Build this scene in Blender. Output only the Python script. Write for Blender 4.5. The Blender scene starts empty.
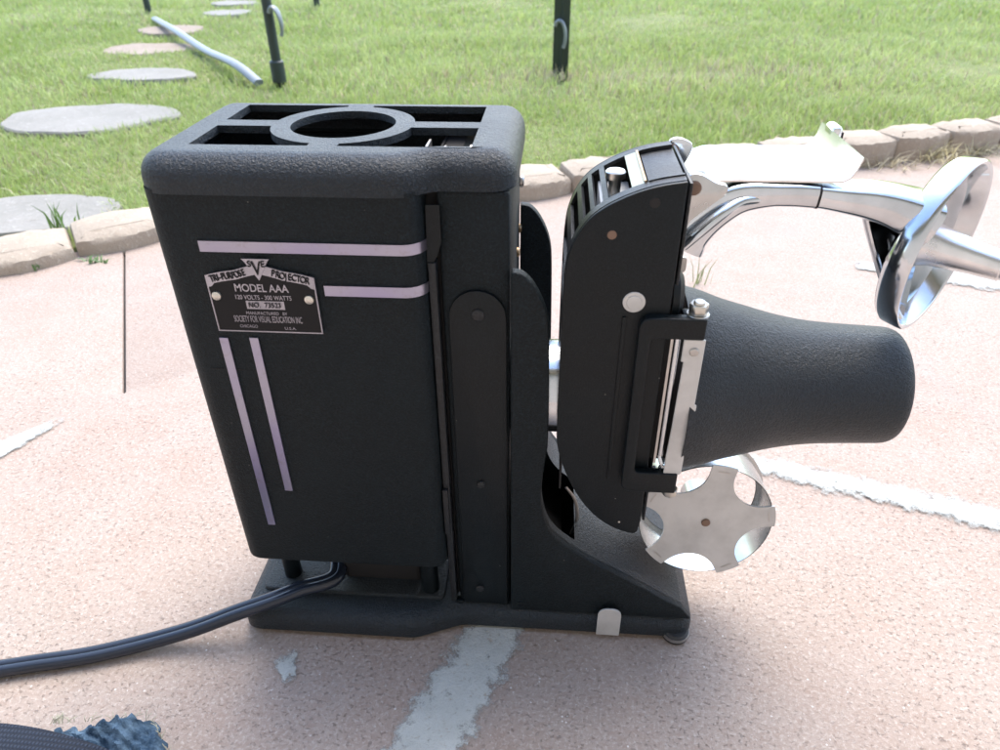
import bpy, bmesh, math, random
import numpy as np
from mathutils import Vector, Matrix
random.seed(7); rng = np.random.default_rng(7)
def lift_at(x): return np.clip((x+.35)/1.1, 0, 1)*.032
S = bpy.context.scene
COL = S.collection
PI = math.pi

# ------------------------------------------------------------------ camera
F, PITCH, YAW, ROLL = 708.93, .5863, -.0801, -.0099
CAMPOS = Vector((.0101, 0, .3859))
fwd = Vector((math.sin(YAW)*math.cos(PITCH), math.cos(YAW)*math.cos(PITCH), -math.sin(PITCH)))
rt = Vector((math.cos(YAW), -math.sin(YAW), 0)); up = rt.cross(fwd)
c_, s_ = math.cos(ROLL), math.sin(ROLL)
rt, up = c_*rt + s_*up, -s_*rt + c_*up
cd = bpy.data.cameras.new('camera'); cam = bpy.data.objects.new('camera', cd); COL.objects.link(cam)
cam.matrix_world = Matrix(((rt.x, up.x, -fwd.x, CAMPOS.x), (rt.y, up.y, -fwd.y, CAMPOS.y), (rt.z, up.z, -fwd.z, CAMPOS.z), (0, 0, 0, 1)))
cd.sensor_width = 36; cd.lens = F/1000*36; cd.clip_start = .01; cd.clip_end = 500
cd.dof.use_dof = True; cd.dof.focus_distance = .40; cd.dof.aperture_fstop = 16
S.camera = cam

def at(px, py, axis, val):
    """world point seen at a photo pixel (1000x750) on the plane axis=val (used to measure real sizes)"""
    d = fwd + rt*((px-500)/F) - up*((py-375)/F)
    i = 'xyz'.index(axis); t = (val-CAMPOS[i])/d[i]
    return CAMPOS + d*t

# ------------------------------------------------------------------ light
SUN_EL, SUN_AZ = 58, 15          # azimuth measured from +Y (away from the camera) towards +X
w = bpy.data.worlds.new('World'); S.world = w; w.use_nodes = True
nt = w.node_tree; bg = nt.nodes['Background']; sky = nt.nodes.new('ShaderNodeTexSky')
sky.sky_type = 'NISHITA'; sky.sun_disc = False; sky.sun_elevation = math.radians(SUN_EL); sky.sun_rotation = math.radians(SUN_AZ)
sky.air_density = 1.0; sky.dust_density = 1.5; sky.ozone_density = 1.0
nt.links.new(sky.outputs[0], bg.inputs[0]); bg.inputs[1].default_value = .15
sd = bpy.data.lights.new('sun', 'SUN'); sd.energy = 1.15; sd.angle = math.radians(45); sd.color = (1, .92, .80)
sun = bpy.data.objects.new('sun', sd); COL.objects.link(sun)
e_, a_ = math.radians(SUN_EL), math.radians(SUN_AZ)
sun.rotation_euler = Vector((math.sin(a_)*math.cos(e_), math.cos(a_)*math.cos(e_), math.sin(e_))).to_track_quat('Z', 'Y').to_euler()
S.view_settings.view_transform = 'Standard'; S.view_settings.look = 'None'
S.view_settings.gamma = 1; S.view_settings.exposure = 1.98

# ------------------------------------------------------------------ materials
class NT:
    def __init__(s, name):
        s.m = bpy.data.materials.new(name); s.m.use_nodes = True; s.t = s.m.node_tree
        s.b = s.t.nodes['Principled BSDF']; s.co = s.t.nodes.new('ShaderNodeTexCoord').outputs['Object']
    def n(s, typ, **k):
        x = s.t.nodes.new(typ)
        for a, v in k.items():
            if hasattr(x, a) and a not in x.inputs: setattr(x, a, v)
            else: x.inputs[a].default_value = v
        return x
    def l(s, a, b): s.t.links.new(a, b)
    def noise(s, scale, detail=4, rough=.55, vec=None, dist=0):
        x = s.n('ShaderNodeTexNoise'); x.inputs['Scale'].default_value = scale; x.inputs['Detail'].default_value = detail
        x.inputs['Roughness'].default_value = rough; x.inputs['Distortion'].default_value = dist
        s.l(vec or s.co, x.inputs['Vector']); return x.outputs['Fac']
    def voro(s, scale, feature='F1', out='Distance', vec=None):
        x = s.n('ShaderNodeTexVoronoi'); x.feature = feature; x.inputs['Scale'].default_value = scale
        s.l(vec or s.co, x.inputs['Vector']); return x.outputs[out]
    def ramp(s, fac, stops):
        x = s.n('ShaderNodeValToRGB'); e = x.color_ramp.elements
        while len(e) < len(stops): e.new(.5)
        for q, (p, c) in zip(e, stops):
            q.position = p; q.color = (*c, 1) if len(c) == 3 else c
        s.l(fac, x.inputs[0]); return x.outputs[0]
    def mix(s, fac, a, b, mode='MIX'):
        x = s.n('ShaderNodeMix'); x.data_type = 'RGBA'; x.blend_type = mode
        for i, v in ((0, fac), (6, a), (7, b)):
            if isinstance(v, (int, float)): x.inputs[i].default_value = v
            elif isinstance(v, tuple): x.inputs[i].default_value = (*v, 1)
            else: s.l(v, x.inputs[i])
        return x.outputs[2]
    def math(s, op, a, b=0.0):
        x = s.n('ShaderNodeMath'); x.operation = op
        for i, v in ((0, a), (1, b)):
            if isinstance(v, (int, float)): x.inputs[i].default_value = v
            else: s.l(v, x.inputs[i])
        return x.outputs[0]
    def bump(s, h, strength, dist, nrm=None):
        x = s.n('ShaderNodeBump'); x.inputs['Strength'].default_value = strength; x.inputs['Distance'].default_value = dist
        s.l(h, x.inputs['Height'])
        if nrm: s.l(nrm, x.inputs['Normal'])
        s.l(x.outputs[0], s.b.inputs['Normal']); return x.outputs[0]
    def set(s, **k):
        for a, v in k.items():
            a = {'base': 'Base Color', 'rough': 'Roughness', 'metal': 'Metallic', 'spec': 'Specular IOR Level', 'alpha': 'Alpha', 'coat': 'Coat Weight', 'coatr': 'Coat Roughness', 'sheen': 'Sheen Weight'}[a]
            if isinstance(v, tuple): s.b.inputs[a].default_value = (*v, 1)
            elif isinstance(v, (int, float)): s.b.inputs[a].default_value = v
            else: s.l(v, s.b.inputs[a])
        return s

def black(name, base, r0, r1, sc, strength, dist, dust=.0, spec=.34, lift=2.4):
    m = NT(name); n = m.noise(sc, 4, .6, None, .8); big = m.noise(28, 4, .6); n2 = m.noise(sc*.45, 3, .6)
    c = m.mix(m.ramp(big, [(.45, (0, 0, 0)), (.75, (1, 1, 1))]), base, tuple(v*1.5+.0015+dust for v in base))
    c = m.mix(m.ramp(n, [(.46, (0, 0, 0)), (.66, (1, 1, 1))]), c, tuple(v*lift+.002 for v in base))
    sp = m.ramp(m.voro(170), [(.035, (1, 1, 1)), (.06, (0, 0, 0))])        # tiny paint chips and dust grains
    sp2 = m.ramp(m.noise(60, 1), [(.60, (0, 0, 0)), (.64, (1, 1, 1))])
    c = m.mix(m.mix(1.0, sp, sp2, 'MULTIPLY'), c, (.25, .24, .22))
    rub = m.ramp(m.noise(9, 6, .75, None, 1.5), [(.62, (0, 0, 0)), (.72, (1, 1, 1))])
    c = m.mix(m.math('MULTIPLY', rub, .5), c, tuple(v*2+.006 for v in base))
    m.set(base=c, rough=m.ramp(big, [(.3, (r0,)*3), (.8, (r1,)*3)]), spec=spec)
    h = m.math('ADD', m.ramp(n, [(.3, (0, 0, 0)), (.7, (1, 1, 1))]), m.math('MULTIPLY', n2, .6))
    m.bump(h, strength, dist)
    return m.m
M = {}
M['crinkle'] = black('black_crinkle_paint', (.0048, .0096, .0140), .36, .50, 800, .85, .0007, .0, .50, 2.3)
M['crinkle_fine'] = black('fine_crinkle_paint', (.0026, .0056, .0076), .46, .6, 900, .6, .0005, .0, .24, 3.0)
M['satin'] = black('satin_black_paint', (.0022, .0046, .0062), .36, .48, 1100, .3, .0002, .0, .26, 2.0)
M['worn'] = black('worn_black_paint', (.009, .0105, .0125), .32, .5, 700, .35, .0003, .003)
def metal(name, base, rough, var=.08, scr=.0, metal=1.0, bs=.15, bd=.0003):
    m = NT(name); n = m.noise(35, 5, .6); f = m.noise(500, 3)
    dark = tuple(v*.72 for v in base)
    m.set(base=m.mix(m.ramp(n, [(.42, (0, 0, 0)), (.75, (1, 1, 1))]), base, dark), metal=metal,
          rough=m.ramp(n, [(.3, (rough,)*3), (.75, (rough+var,)*3)]))
    m.bump(f, bs, bd); return m.m
M['chrome'] = metal('chrome_plate', (.68, .72, .76), .09, .10, bs=.04)
M['tray'] = metal('nickel_sheet', (.88, .89, .90), .20, .10, bs=.05)
M['alu'] = metal('aluminium_sheet', (.60, .61, .61), .45, .12, metal=.35, bs=.06)
M['trim'] = metal('polished_trim', (.50, .47, .66), .24, .2, bs=.08)  # lilac of the sky reflection set into the base colour
def trim_mat():
    m = NT('sky_tint_trim'); n = m.noise(14, 2, .5); f = m.noise(300, 4, .7)
    c = m.mix(m.ramp(n, [(.36, (0, 0, 0)), (.64, (1, 1, 1))]), (.42, .43, .49), (.33, .31, .50))  # violet patches paint a sky reflection onto the silver trim
    c = m.mix(m.math('MULTIPLY', m.ramp(f, [(.55, (0, 0, 0)), (.75, (1, 1, 1))]), .6), c, (.28, .27, .30))
    m.set(base=c, metal=1.0, rough=.3); m.bump(f, .12, .0003); return m.m
M['trim'] = trim_mat()
M['badge_silver'] = metal('badge_silver', (.43, .43, .49), .35, .15, bs=.1)
M['drum'] = metal('drum_sheet', (.55, .57, .57), .20, .12, bs=.05)
M['brass'] = metal('old_brass', (.50, .36, .22), .35, .2)
M['steel'] = metal('dull_steel', (.55, .54, .52), .32, .15)
M['zinc'] = metal('zinc_bolt', (.70, .68, .62), .25, .15)
def simple(name, base, rough, bs=.1, sc=400, bd=.0003, spec=.5, var=1.3):
    m = NT(name); n = m.noise(sc, 3)
    m.set(base=m.mix(m.noise(40, 4), base, tuple(min(1, v*var) for v in base)), rough=rough, spec=spec); m.bump(n, bs, bd); return m.m
M['rubber'] = simple('black_rubber', (.02, .02, .02), .6)
M['cord'] = simple('cord_plastic', (.012, .017, .028), .26, .08, 200)
M['badge_black'] = simple('badge_black', (.004, .005, .007), .4, .05, spec=.25)
M['inside'] = simple('inside_black', (.006, .006, .007), .7)
M['decal'] = simple('worn_label', (.22, .25, .20), .5, .2, 120, var=2.2)
M['rust'] = simple('rusty_screw', (.16, .10, .07), .5)

def patio_mat():
    m = NT('pink_concrete')
    big = m.noise(3.2, 5, .6); mid = m.noise(20, 6, .65); fine = m.noise(420, 6, .75); vf = m.noise(1300, 2, .6); md = m.noise(150, 6, .8)
    c = m.mix(m.ramp(big, [(.35, (0, 0, 0)), (.66, (1, 1, 1))]), (.350, .262, .215), (.335, .285, .242))
    c = m.mix(m.ramp(mid, [(.38, (0, 0, 0)), (.68, (1, 1, 1))]), c, (.37, .305, .262))
    c = m.mix(m.math('MULTIPLY', m.ramp(md, [(.47, (0, 0, 0)), (.68, (1, 1, 1))]), .5), c, (.26, .18, .14))
    c = m.mix(m.ramp(fine, [(.50, (0, 0, 0)), (.70, (1, 1, 1))]), c, (.50, .435, .385))
    mp = m.n('ShaderNodeMapping'); m.l(m.co, mp.inputs[0]); mp.inputs['Scale'].default_value = (1, 1.4, 1); mp.inputs['Rotation'].default_value = (0, 0, .25)
    pit = m.ramp(m.noise(270, 6, .8, mp.outputs[0], .15), [(.565, (0, 0, 0)), (.63, (1, 1, 1))])
    dens = m.ramp(m.noise(14, 3), [(.3, (.3, .3, .3)), (.7, (1, 1, 1))])
    pit = m.mix(1.0, pit, dens, 'MULTIPLY')
    c = m.mix(m.math('MULTIPLY', pit, .6), c, (.16, .125, .105))
    ag = m.ramp(m.voro(240), [(.10, (1, 1, 1)), (.17, (0, 0, 0))]); am = m.ramp(m.noise(85, 2), [(.57, (0, 0, 0)), (.61, (1, 1, 1))])
    c = m.mix(m.mix(1.0, ag, am, 'MULTIPLY'), c, (.60, .57, .54))
    st = m.ramp(m.noise(5, 4, .6, None, 1.2), [(.58, (0, 0, 0)), (.75, (1, 1, 1))])
    c = m.mix(m.math('MULTIPLY', st, .35), c, (.29, .27, .255))
    ps = m.ramp(m.noise(24, 5, .7, None, .6), [(.72, (0, 0, 0)), (.78, (1, 1, 1))])
    c = m.mix(m.math('MULTIPLY', ps, .6), c, (.46, .49, .51))
    m.set(base=c, rough=.85, spec=.3)
    h = m.math('SUBTRACT', m.math('ADD', m.math('MULTIPLY', fine, .5), m.math('MULTIPLY', md, .3)), m.math('MULTIPLY', pit, .5))
    m.bump(h, .7, .0013); return m.m
M['patio'] = patio_mat()
def stone(name, a, b, sc=60, bd=.003, pale=(.6, .57, .52)):
    m = NT(name); n = m.noise(sc*.2, 5, .6); f = m.noise(sc*3, 5, .7)
    c = m.mix(m.ramp(n, [(.35, (0, 0, 0)), (.7, (1, 1, 1))]), a, b)
    c = m.mix(m.ramp(f, [(.56, (0, 0, 0)), (.74, (1, 1, 1))]), c, pale)
    m.set(base=c, rough=.9, spec=.25); m.bump(f, .8, bd); return m.m
M['edging'] = stone('edging_concrete', (.37, .31, .245), (.44, .38, .305), pale=(.56, .50, .41))
M['step_grey'] = stone('grey_stone', (.25, .245, .22), (.31, .30, .275), 30, pale=(.40, .385, .36))
M['step_pink'] = stone('tan_stone', (.29, .24, .19), (.34, .285, .235), 30, pale=(.42, .37, .32))
M['soil'] = stone('soil', (.13, .11, .07), (.20, .17, .11), 60, pale=(.3, .26, .18))
def line_mat():
    m = NT('white_line_paint'); n = m.noise(40, 5, .65); f = m.noise(320, 5, .7)
    c = m.mix(m.ramp(n, [(.35, (0, 0, 0)), (.7, (1, 1, 1))]), (.41, .425, .40), (.48, .495, .465))
    c = m.mix(m.ramp(f, [(.30, (1, 1, 1)), (.42, (0, 0, 0))]), c, (.34, .31, .26))
    att = m.n('ShaderNodeAttribute'); att.attribute_name = 'edge'
    a = m.math('ADD', att.outputs['Fac'], m.math('MULTIPLY', m.math('SUBTRACT', m.noise(90, 8, .8), .5), 3.2))
    m.set(base=c, rough=.8, spec=.3, alpha=m.ramp(a, [(.22, (0, 0, 0)), (.75, (1, 1, 1))])); m.bump(f, .8, .0015); return m.m
M['line'] = line_mat()
def grass_mat(name='grass_blades'):
    m = NT(name); att = m.n('ShaderNodeAttribute'); att.attribute_name = 'tint'
    m.set(base=att.outputs['Color'], rough=.38, spec=.5)
    tr = m.n('ShaderNodeBsdfTranslucent'); m.l(att.outputs['Color'], tr.inputs[0])
    mx = m.n('ShaderNodeMixShader'); mx.inputs[0].default_value = .4
    m.l(m.b.outputs[0], mx.inputs[1]); m.l(tr.outputs[0], mx.inputs[2])
    m.l(mx.outputs[0], m.t.nodes['Material Output'].inputs[0]); return m.m
M['grass'] = grass_mat()
M['lawn'] = stone('lawn_ground', (.14, .18, .06), (.21, .22, .09), 40, pale=(.24, .22, .12))
M['post'] = simple('green_black_post', (.022, .035, .035), .45, .2, 80)
M['grey_plastic'] = simple('grey_plastic', (.19, .22, .24), .45, .1, 90)
M['roof'] = simple('painted_boards', (.45, .42, .38), .7)
M['stucco'] = simple('stucco', (.30, .27, .24), .9, .4, 60, .004)
def denim():
    m = NT('blue_denim'); wv = m.noise(900, 2); b = m.noise(60, 5, .7)
    c = m.mix(m.ramp(b, [(.38, (0, 0, 0)), (.66, (1, 1, 1))]), (.025, .05, .085), (.13, .20, .27))
    m.set(base=c, rough=.9, spec=.1); m.bump(wv, .9, .0008); return m.m
M['denim'] = denim()
def webbing():
    m = NT('woven_webbing'); wx = m.n('ShaderNodeTexWave'); wx.inputs['Scale'].default_value = 160; wx.bands_direction = 'X'
    wy = m.n('ShaderNodeTexWave'); wy.inputs['Scale'].default_value = 110; wy.bands_direction = 'Y'
    m.l(m.co, wx.inputs[0]); m.l(m.co, wy.inputs[0])
    h = m.mix(1.0, wx.outputs['Fac'], wy.outputs['Fac'], 'MULTIPLY')
    m.set(base=m.mix(h, (.008, .012, .022), (.030, .042, .068)), rough=.75, spec=.3); m.bump(h, .8, .0007); return m.m
M['webbing'] = webbing()
M['thread'] = simple('pale_thread', (.30, .29, .22), .9)

# ------------------------------------------------------------------ object helpers
ORG = {}
def link(o, parent, org):
    COL.objects.link(o); ORG[o.name] = Vector(org)
    if parent: o.parent = parent; o.location = Vector(org) - ORG[parent.name]
    else: o.location = org
    return o
def tag(o, label=None, cat=None, group=None, kind=None):
    for k, v in (('label', label), ('category', cat), ('group', group), ('kind', kind)):
        if v: o[k] = v
    return o
def build(name, bm, mat, parent=None, bevel=0, seg=2, ang=34, label=None, org=None, origin_low=False):
    bmesh.ops.remove_doubles(bm, verts=bm.verts, dist=1e-6)
    bmesh.ops.recalc_face_normals(bm, faces=bm.faces)
    if bevel:
        ed = [e for e in bm.edges if len(e.link_faces) == 2 and e.calc_face_angle(0) > math.radians(30)]
        bmesh.ops.bevel(bm, geom=ed, offset=bevel, segments=seg, profile=.5, affect='EDGES', clamp_overlap=True)
    for f in bm.faces: f.smooth = True
    for e in bm.edges:
        if len(e.link_faces) != 2 or e.calc_face_angle(0) > math.radians(ang): e.smooth = False
    if org is None:
        co = [v.co for v in bm.verts]
        lo = [min(c[i] for c in co) for i in range(3)]; hi = [max(c[i] for c in co) for i in range(3)]
        org = Vector([(lo[i]+hi[i])/2 for i in range(3)])
        if origin_low: org.z = lo[2]
    bmesh.ops.translate(bm, verts=bm.verts, vec=-Vector(org))
    me = bpy.data.meshes.new(name); bm.to_mesh(me); bm.free()
    for mm in (mat if isinstance(mat, (list, tuple)) else [mat]): me.materials.append(mm)
    o = bpy.data.objects.new(name, me)
    link(o, parent, org)
    if label: o['label'] = label
    return o
def B(): return bmesh.new()
def box(bm, x0, x1, y0, y1, z0, z1):
    v = [bm.verts.new(p) for p in ((x0, y0, z0), (x1, y0, z0), (x1, y1, z0), (x0, y1, z0), (x0, y0, z1), (x1, y0, z1), (x1, y1, z1), (x0, y1, z1))]
    for f in ((0, 1, 2, 3), (4, 5, 6, 7), (0, 1, 5, 4), (1, 2, 6, 5), (2, 3, 7, 6), (3, 0, 4, 7)): bm.faces.new([v[i] for i in f])
    return bm
def prism(bm, pts, a0, a1, axis='y'):
    """pts 2D: (x,z) for axis y, (x,y) for axis z, (y,z) for axis x"""
    def P(p, a): return {'y': (p[0], a, p[1]), 'z': (p[0], p[1], a), 'x': (a, p[0], p[1])}[axis]
    lo = [bm.verts.new(P(p, a0)) for p in pts]; hi = [bm.verts.new(P(p, a1)) for p in pts]
    bm.faces.new(lo); bm.faces.new(hi[::-1]); n = len(pts)
    for i in range(n): bm.faces.new((lo[i], lo[(i+1) % n], hi[(i+1) % n], hi[i]))
    return bm
def frame(axis):
    a = Vector(axis).normalized(); u = a.cross(Vector((0, 0, 1)))
    if u.length < .05: u = Vector((1, 0, 0))
    u.normalize(); return a, u, a.cross(u)
def lathe(bm, org, axis, prof, n=48, caps=True):
    a, u, v = frame(axis); org = Vector(org); rings = []
    for t, r in prof:
        rings.append([bm.verts.new(org + a*t + (u*math.cos(2*PI*i/n) + v*math.sin(2*PI*i/n))*max(r, 1e-5)) for i in range(n)])
    for p, q in zip(rings, rings[1:]):
        for i in range(n): bm.faces.new((p[i], p[(i+1) % n], q[(i+1) % n], q[i]))
    if caps: bm.faces.new(rings[0]); bm.faces.new(rings[-1][::-1])
    return bm
def cyl(bm, p0, p1, r, n=24, ch=0):
    p0, p1 = Vector(p0), Vector(p1); L = (p1-p0).length
    prof = [(0, r), (L, r)] if not ch else [(0, r-ch), (ch, r), (L-ch, r), (L, r-ch)]
    return lathe(bm, p0, p1-p0, prof, n)
def catmull(pts, k=6):
    pts = [Vector(p) for p in pts]; out = []
    P = [pts[0]*2-pts[1]] + pts + [pts[-1]*2-pts[-2]]
    for i in range(1, len(P)-2):
        for j in range(k):
            t = j/k; a, b, c, d = P[i-1:i+3]
            out.append(.5*((2*b) + (c-a)*t + (2*a-5*b+4*c-d)*t*t + (3*b-a-3*c+d)*t**3))
    out.append(pts[-1]); return out
def sweep(bm, pts, ra, rb=None, n=16, upv=(0, 0, 1), power=2.0):
    """tube along pts; ra(i) half width sideways, rb(i) half height; superellipse section"""
    pts = [Vector(p) for p in pts]; m = len(pts); rings = []
    fa = ra if callable(ra) else (lambda t: ra); fb = (rb if callable(rb) else (lambda t: rb)) if rb is not None else fa
    for i, p in enumerate(pts):
        d = (pts[min(i+1, m-1)]-pts[max(i-1, 0)]).normalized()
        s = d.cross(Vector(upv)).normalized(); h = s.cross(d); t = i/(m-1); r = []
        for k in range(n):
            c, q = math.cos(2*PI*k/n), math.sin(2*PI*k/n)
            c = math.copysign(abs(c)**(2/power), c); q = math.copysign(abs(q)**(2/power), q)
            r.append(bm.verts.new(p + s*c*fa(t) + h*q*fb(t)))
        rings.append(r)
    for p, q in zip(rings, rings[1:]):
        for i in range(n): bm.faces.new((p[i], p[(i+1) % n], q[(i+1) % n], q[i]))
    bm.faces.new(rings[0]); bm.faces.new(rings[-1][::-1]); return bm
def rnd(pts, r, n=6):
    """rounded 2D polygon; r scalar or list"""
    out = []; N = len(pts)
    for i, p in enumerate(pts):
        p = Vector(p[:2]); a = Vector(pts[i-1][:2]); b = Vector(pts[(i+1) % N][:2]); rr = r[i] if isinstance(r, (list, tuple)) else r
        if rr <= 0: out.append(tuple(p)); continue
        da, db = (a-p), (b-p); la, lb = da.length, db.length; da.normalize(); db.normalize()
        ang = da.angle(db); t = min(rr/math.tan(ang/2), la*.49, lb*.49)
        q0, q1 = p+da*t, p+db*t
        for k in range(n+1):
            s = k/n; out.append(tuple(q0*(1-s)**2 + p*2*s*(1-s) + q1*s*s))
    return out
def inset(pts, d):
    N = len(pts); A = sum(pts[i][0]*pts[(i+1) % N][1]-pts[(i+1) % N][0]*pts[i][1] for i in range(N)); sg = 1 if A > 0 else -1
    out = []
    for i in range(N):
        a, p, b = Vector(pts[i-1]), Vector(pts[i]), Vector(pts[(i+1) % N])
        d1 = (p-a); d2 = (b-p)
        if d1.length < 1e-7: d1 = d2
        if d2.length < 1e-7: d2 = d1
        d1.normalize(); d2.normalize()
        n1 = Vector((-d1.y, d1.x))*sg; n2 = Vector((-d2.y, d2.x))*sg; nn = (n1+n2)
        if nn.length < 1e-6: nn = n1
        nn.normalize(); out.append(tuple(p + nn*(d/max(.5, nn.dot(n1)))))
    return out
def slab(bm, pts, z0, z1, r, n=6, top_holes=None, thick=.004, bottom=True, rb=0):
    """slab with outline pts, round upper edge r, optional openings in its top"""
    lay = []
    if rb:
        for k in range(n): t = k/n*PI/2; lay.append((z0+rb-rb*math.cos(t)*1.0, rb-rb*math.sin(t)))
    else: lay.append((z0, 0))
    for k in range(n+1): t = k/n*PI/2; lay.append((z1-r+r*math.sin(t), r-r*math.cos(t)))
    if rb: lay = [(z0+rb*(1-math.cos(k/n*PI/2)), rb*(1-math.sin(k/n*PI/2))) for k in range(n+1)] + lay[n:]
    rings = []
    for z, d in lay:
        q = inset(pts, d) if d > 1e-6 else pts
        rings.append([bm.verts.new((p[0], p[1], z)) for p in q])
    N = len(pts)
    for a, b in zip(rings, rings[1:]):
        for i in range(N): bm.faces.new((a[i], a[(i+1) % N], b[(i+1) % N], b[i]))
    if bottom: bm.faces.new(rings[0])
    if not top_holes: bm.faces.new(rings[-1][::-1]); return bm
    outer = [(v.co.x, v.co.y) for v in rings[-1]]
    fill2d(bm, outer, top_holes, z1)
    for h in top_holes:
        a = [bm.verts.new((p[0], p[1], z1)) for p in h]; b = [bm.verts.new((p[0], p[1], z1-thick)) for p in h]; n_ = len(h)
        for i in range(n_): bm.faces.new((a[i], a[(i+1) % n_], b[(i+1) % n_], b[i]))
    return bm
def curve_mesh(cu):
    o = bpy.data.objects.new('tmp', cu); COL.objects.link(o)
    dg = bpy.context.evaluated_depsgraph_get(); me = bpy.data.meshes.new_from_object(o.evaluated_get(dg))
    bpy.data.objects.remove(o); return me
def fill2d(bm, outer, holes, z, extr=0, mat=None):
    cu = bpy.data.curves.new('c', 'CURVE'); cu.dimensions = '2D'; cu.fill_mode = 'BOTH'; cu.extrude = extr
    for loop in [outer]+list(holes):
        sp = cu.splines.new('POLY'); sp.points.add(len(loop)-1); sp.use_cyclic_u = True
        for q, p in zip(sp.points, loop): q.co = (p[0], p[1], 0, 1)
    me = curve_mesh(cu); T = Matrix.Translation((0, 0, z)) if mat is None else mat
    me.transform(T); bm.from_mesh(me); bpy.data.meshes.remove(me); return bm
XZ = lambda y: Matrix(((1, 0, 0, 0), (0, 0, 1, y), (0, 1, 0, 0), (0, 0, 0, 1)))      # curve (x,y)->(x,y0,z)
def text(bm, s, mat, size, ext=.00012, align='CENTER', sx=1.0, off=0.0):
    cu = bpy.data.curves.new('t', 'FONT'); cu.body = s; cu.size = size; cu.extrude = ext; cu.align_x = align; cu.align_y = 'CENTER'; cu.offset = off
    me = curve_mesh(cu); me.transform(mat @ Matrix.Diagonal((sx, 1, 1, 1))); bm.from_mesh(me); bpy.data.meshes.remove(me)
def front_text(x, y, z, rot=0): return Matrix.Translation((x, y, z)) @ Matrix.Rotation(PI/2, 4, 'X') @ Matrix.Rotation(rot, 4, 'Z')

def screw(name, p, axis, r, parent, mat=None, h=.0012, slot=True, label=None):
    bm = lathe(B(), p, axis, [(-.002, r), (h*.5, r), (h*.85, r*.85), (h, r*.55)], 20)
    if slot:
        a, u, v = frame(axis); c = Vector(p)+a*h*1.02
        d = (u*math.cos(.6)+v*math.sin(.6)); e = a.cross(d); q = []
        for s1, s2 in ((-1, -1), (1, -1), (1, 1), (-1, 1)): q.append(bm.verts.new(c + d*s1*r*.8 + e*s2*r*.13))
        bm.faces.new(q)
    return build(name, bm, mat or M['steel'], parent, label=label)
def hexbolt(name, p, axis, r, h, parent, mat):
    bm = lathe(B(), p, axis, [(0, r), (h, r)], 6); a, u, v = frame(axis)
    lathe(bm, Vector(p)+a*(h+.00002), axis, [(0, r*.62), (h*.25, r*.55)], 20)
    lathe(bm, Vector(p)-a*(.0012), axis, [(0, r*1.18), (.0011, r*1.18)], 24)
    return build(name, bm, mat, parent, bevel=.0002, seg=1)

# ================================================================== THE SETTING
EDGE = [(-2.6, -.05), (-1.6, .36), (-.685, .768), (-.568, .862), (.02, 1.10), (.56, 1.284), (.83, 1.386), (1.8, 1.77), (3.2, 2.3)]
def edge_y(x):
    for (a, b), (c, d) in zip(EDGE, EDGE[1:]):
        if a <= x <= c: return b+(d-b)*(x-a)/(c-a)
    return EDGE[-1][1]
# patio slab with its saw-cut joint
j0, j1 = Vector((-.5472, .8149)), Vector((-.3933, .5274)); jd = (j1-j0).normalized(); jn = Vector((-jd.y, jd.x))*.0014
j0 = j0 - jd*.085
pl = [(-2.6, -2.2), (3.2, -2.2)] + [(x, y+.012) for x, y in EDGE[::-1] if x > -.58]
xj = j0.x
pl += [tuple(j0+jn+Vector((0, .0))), tuple(j1+jn), tuple(j1+jd*.002), tuple(j1-jn), tuple(j0-jn)]
pl += [(x, y+.012) for x, y in EDGE[::-1] if x < -.6]
bm = B(); vs = [bm.verts.new((x, y, 0)) for x, y in pl]; f = bm.faces.new(vs)
bmesh.ops.recalc_face_normals(bm, faces=[f])
r_ = bmesh.ops.extrude_face_region(bm, geom=[f]); vv = [g for g in r_['geom'] if isinstance(g, bmesh.types.BMVert)]
bmesh.ops.translate(bm, verts=vv, vec=(0, 0, -.04))
tag(build('patio', bm, M['patio'], bevel=.0025, seg=2, org=(0, 0, 0)), kind='structure')
bm = B(); q = [bm.verts.new(p) for p in ((-150, -150, -.045), (150, -150, -.045), (150, 150, -.045), (-150, 150, -.045))]; bm.faces.new(q)
tag(build('ground', bm, M['soil'], org=(0, 0, 0)), kind='structure')
bm = B(); q = [bm.verts.new((*c, -.005)) for c in (j0-jn*1.3, j1-jn*1.3, j1+jn*1.3, j0+jn*1.3)]; bm.faces.new(q); tag(build('joint_dark_sheet', bm, M['inside'], org=(0, 0, 0)), kind='structure')  # black sheet added so the inside of the cut looks unlit
# lawn ground, slightly uneven
bm = B(); NX, NY = 60, 50; gv = []
for j in range(NY+1):
    row = []
    for i in range(NX+1):
        x = -3.2+6.4*i/NX; x *= (1+ 1.2*j/NY); t = (j/NY)**1.6; yb = edge_y(max(-2.6, min(3.2, x)))+.06
        y = yb + t*(9-yb); row.append(bm.verts.new((x, y, -.012 + float(lift_at(x)) + .008*math.sin(x*3.1+y*2.3)+.006*math.sin(y*5.1-x*1.7))))
    gv.append(row)
for j in range(NY):
    for i in range(NX): bm.faces.new((gv[j][i], gv[j][i+1], gv[j+1][i+1], gv[j+1][i]))
tag(build('lawn_ground', bm, M['lawn'], org=(0, 0, 0)), kind='structure')
bm = B(); q = [bm.verts.new(p) for p in ((-60, 8.5, -.03), (60, 8.5, -.03), (60, 120, -.03), (-60, 120, -.03))]; bm.faces.new(q)
tag(build('far_lawn', bm, M['lawn'], org=(0, 0, 0)), kind='structure')

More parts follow.
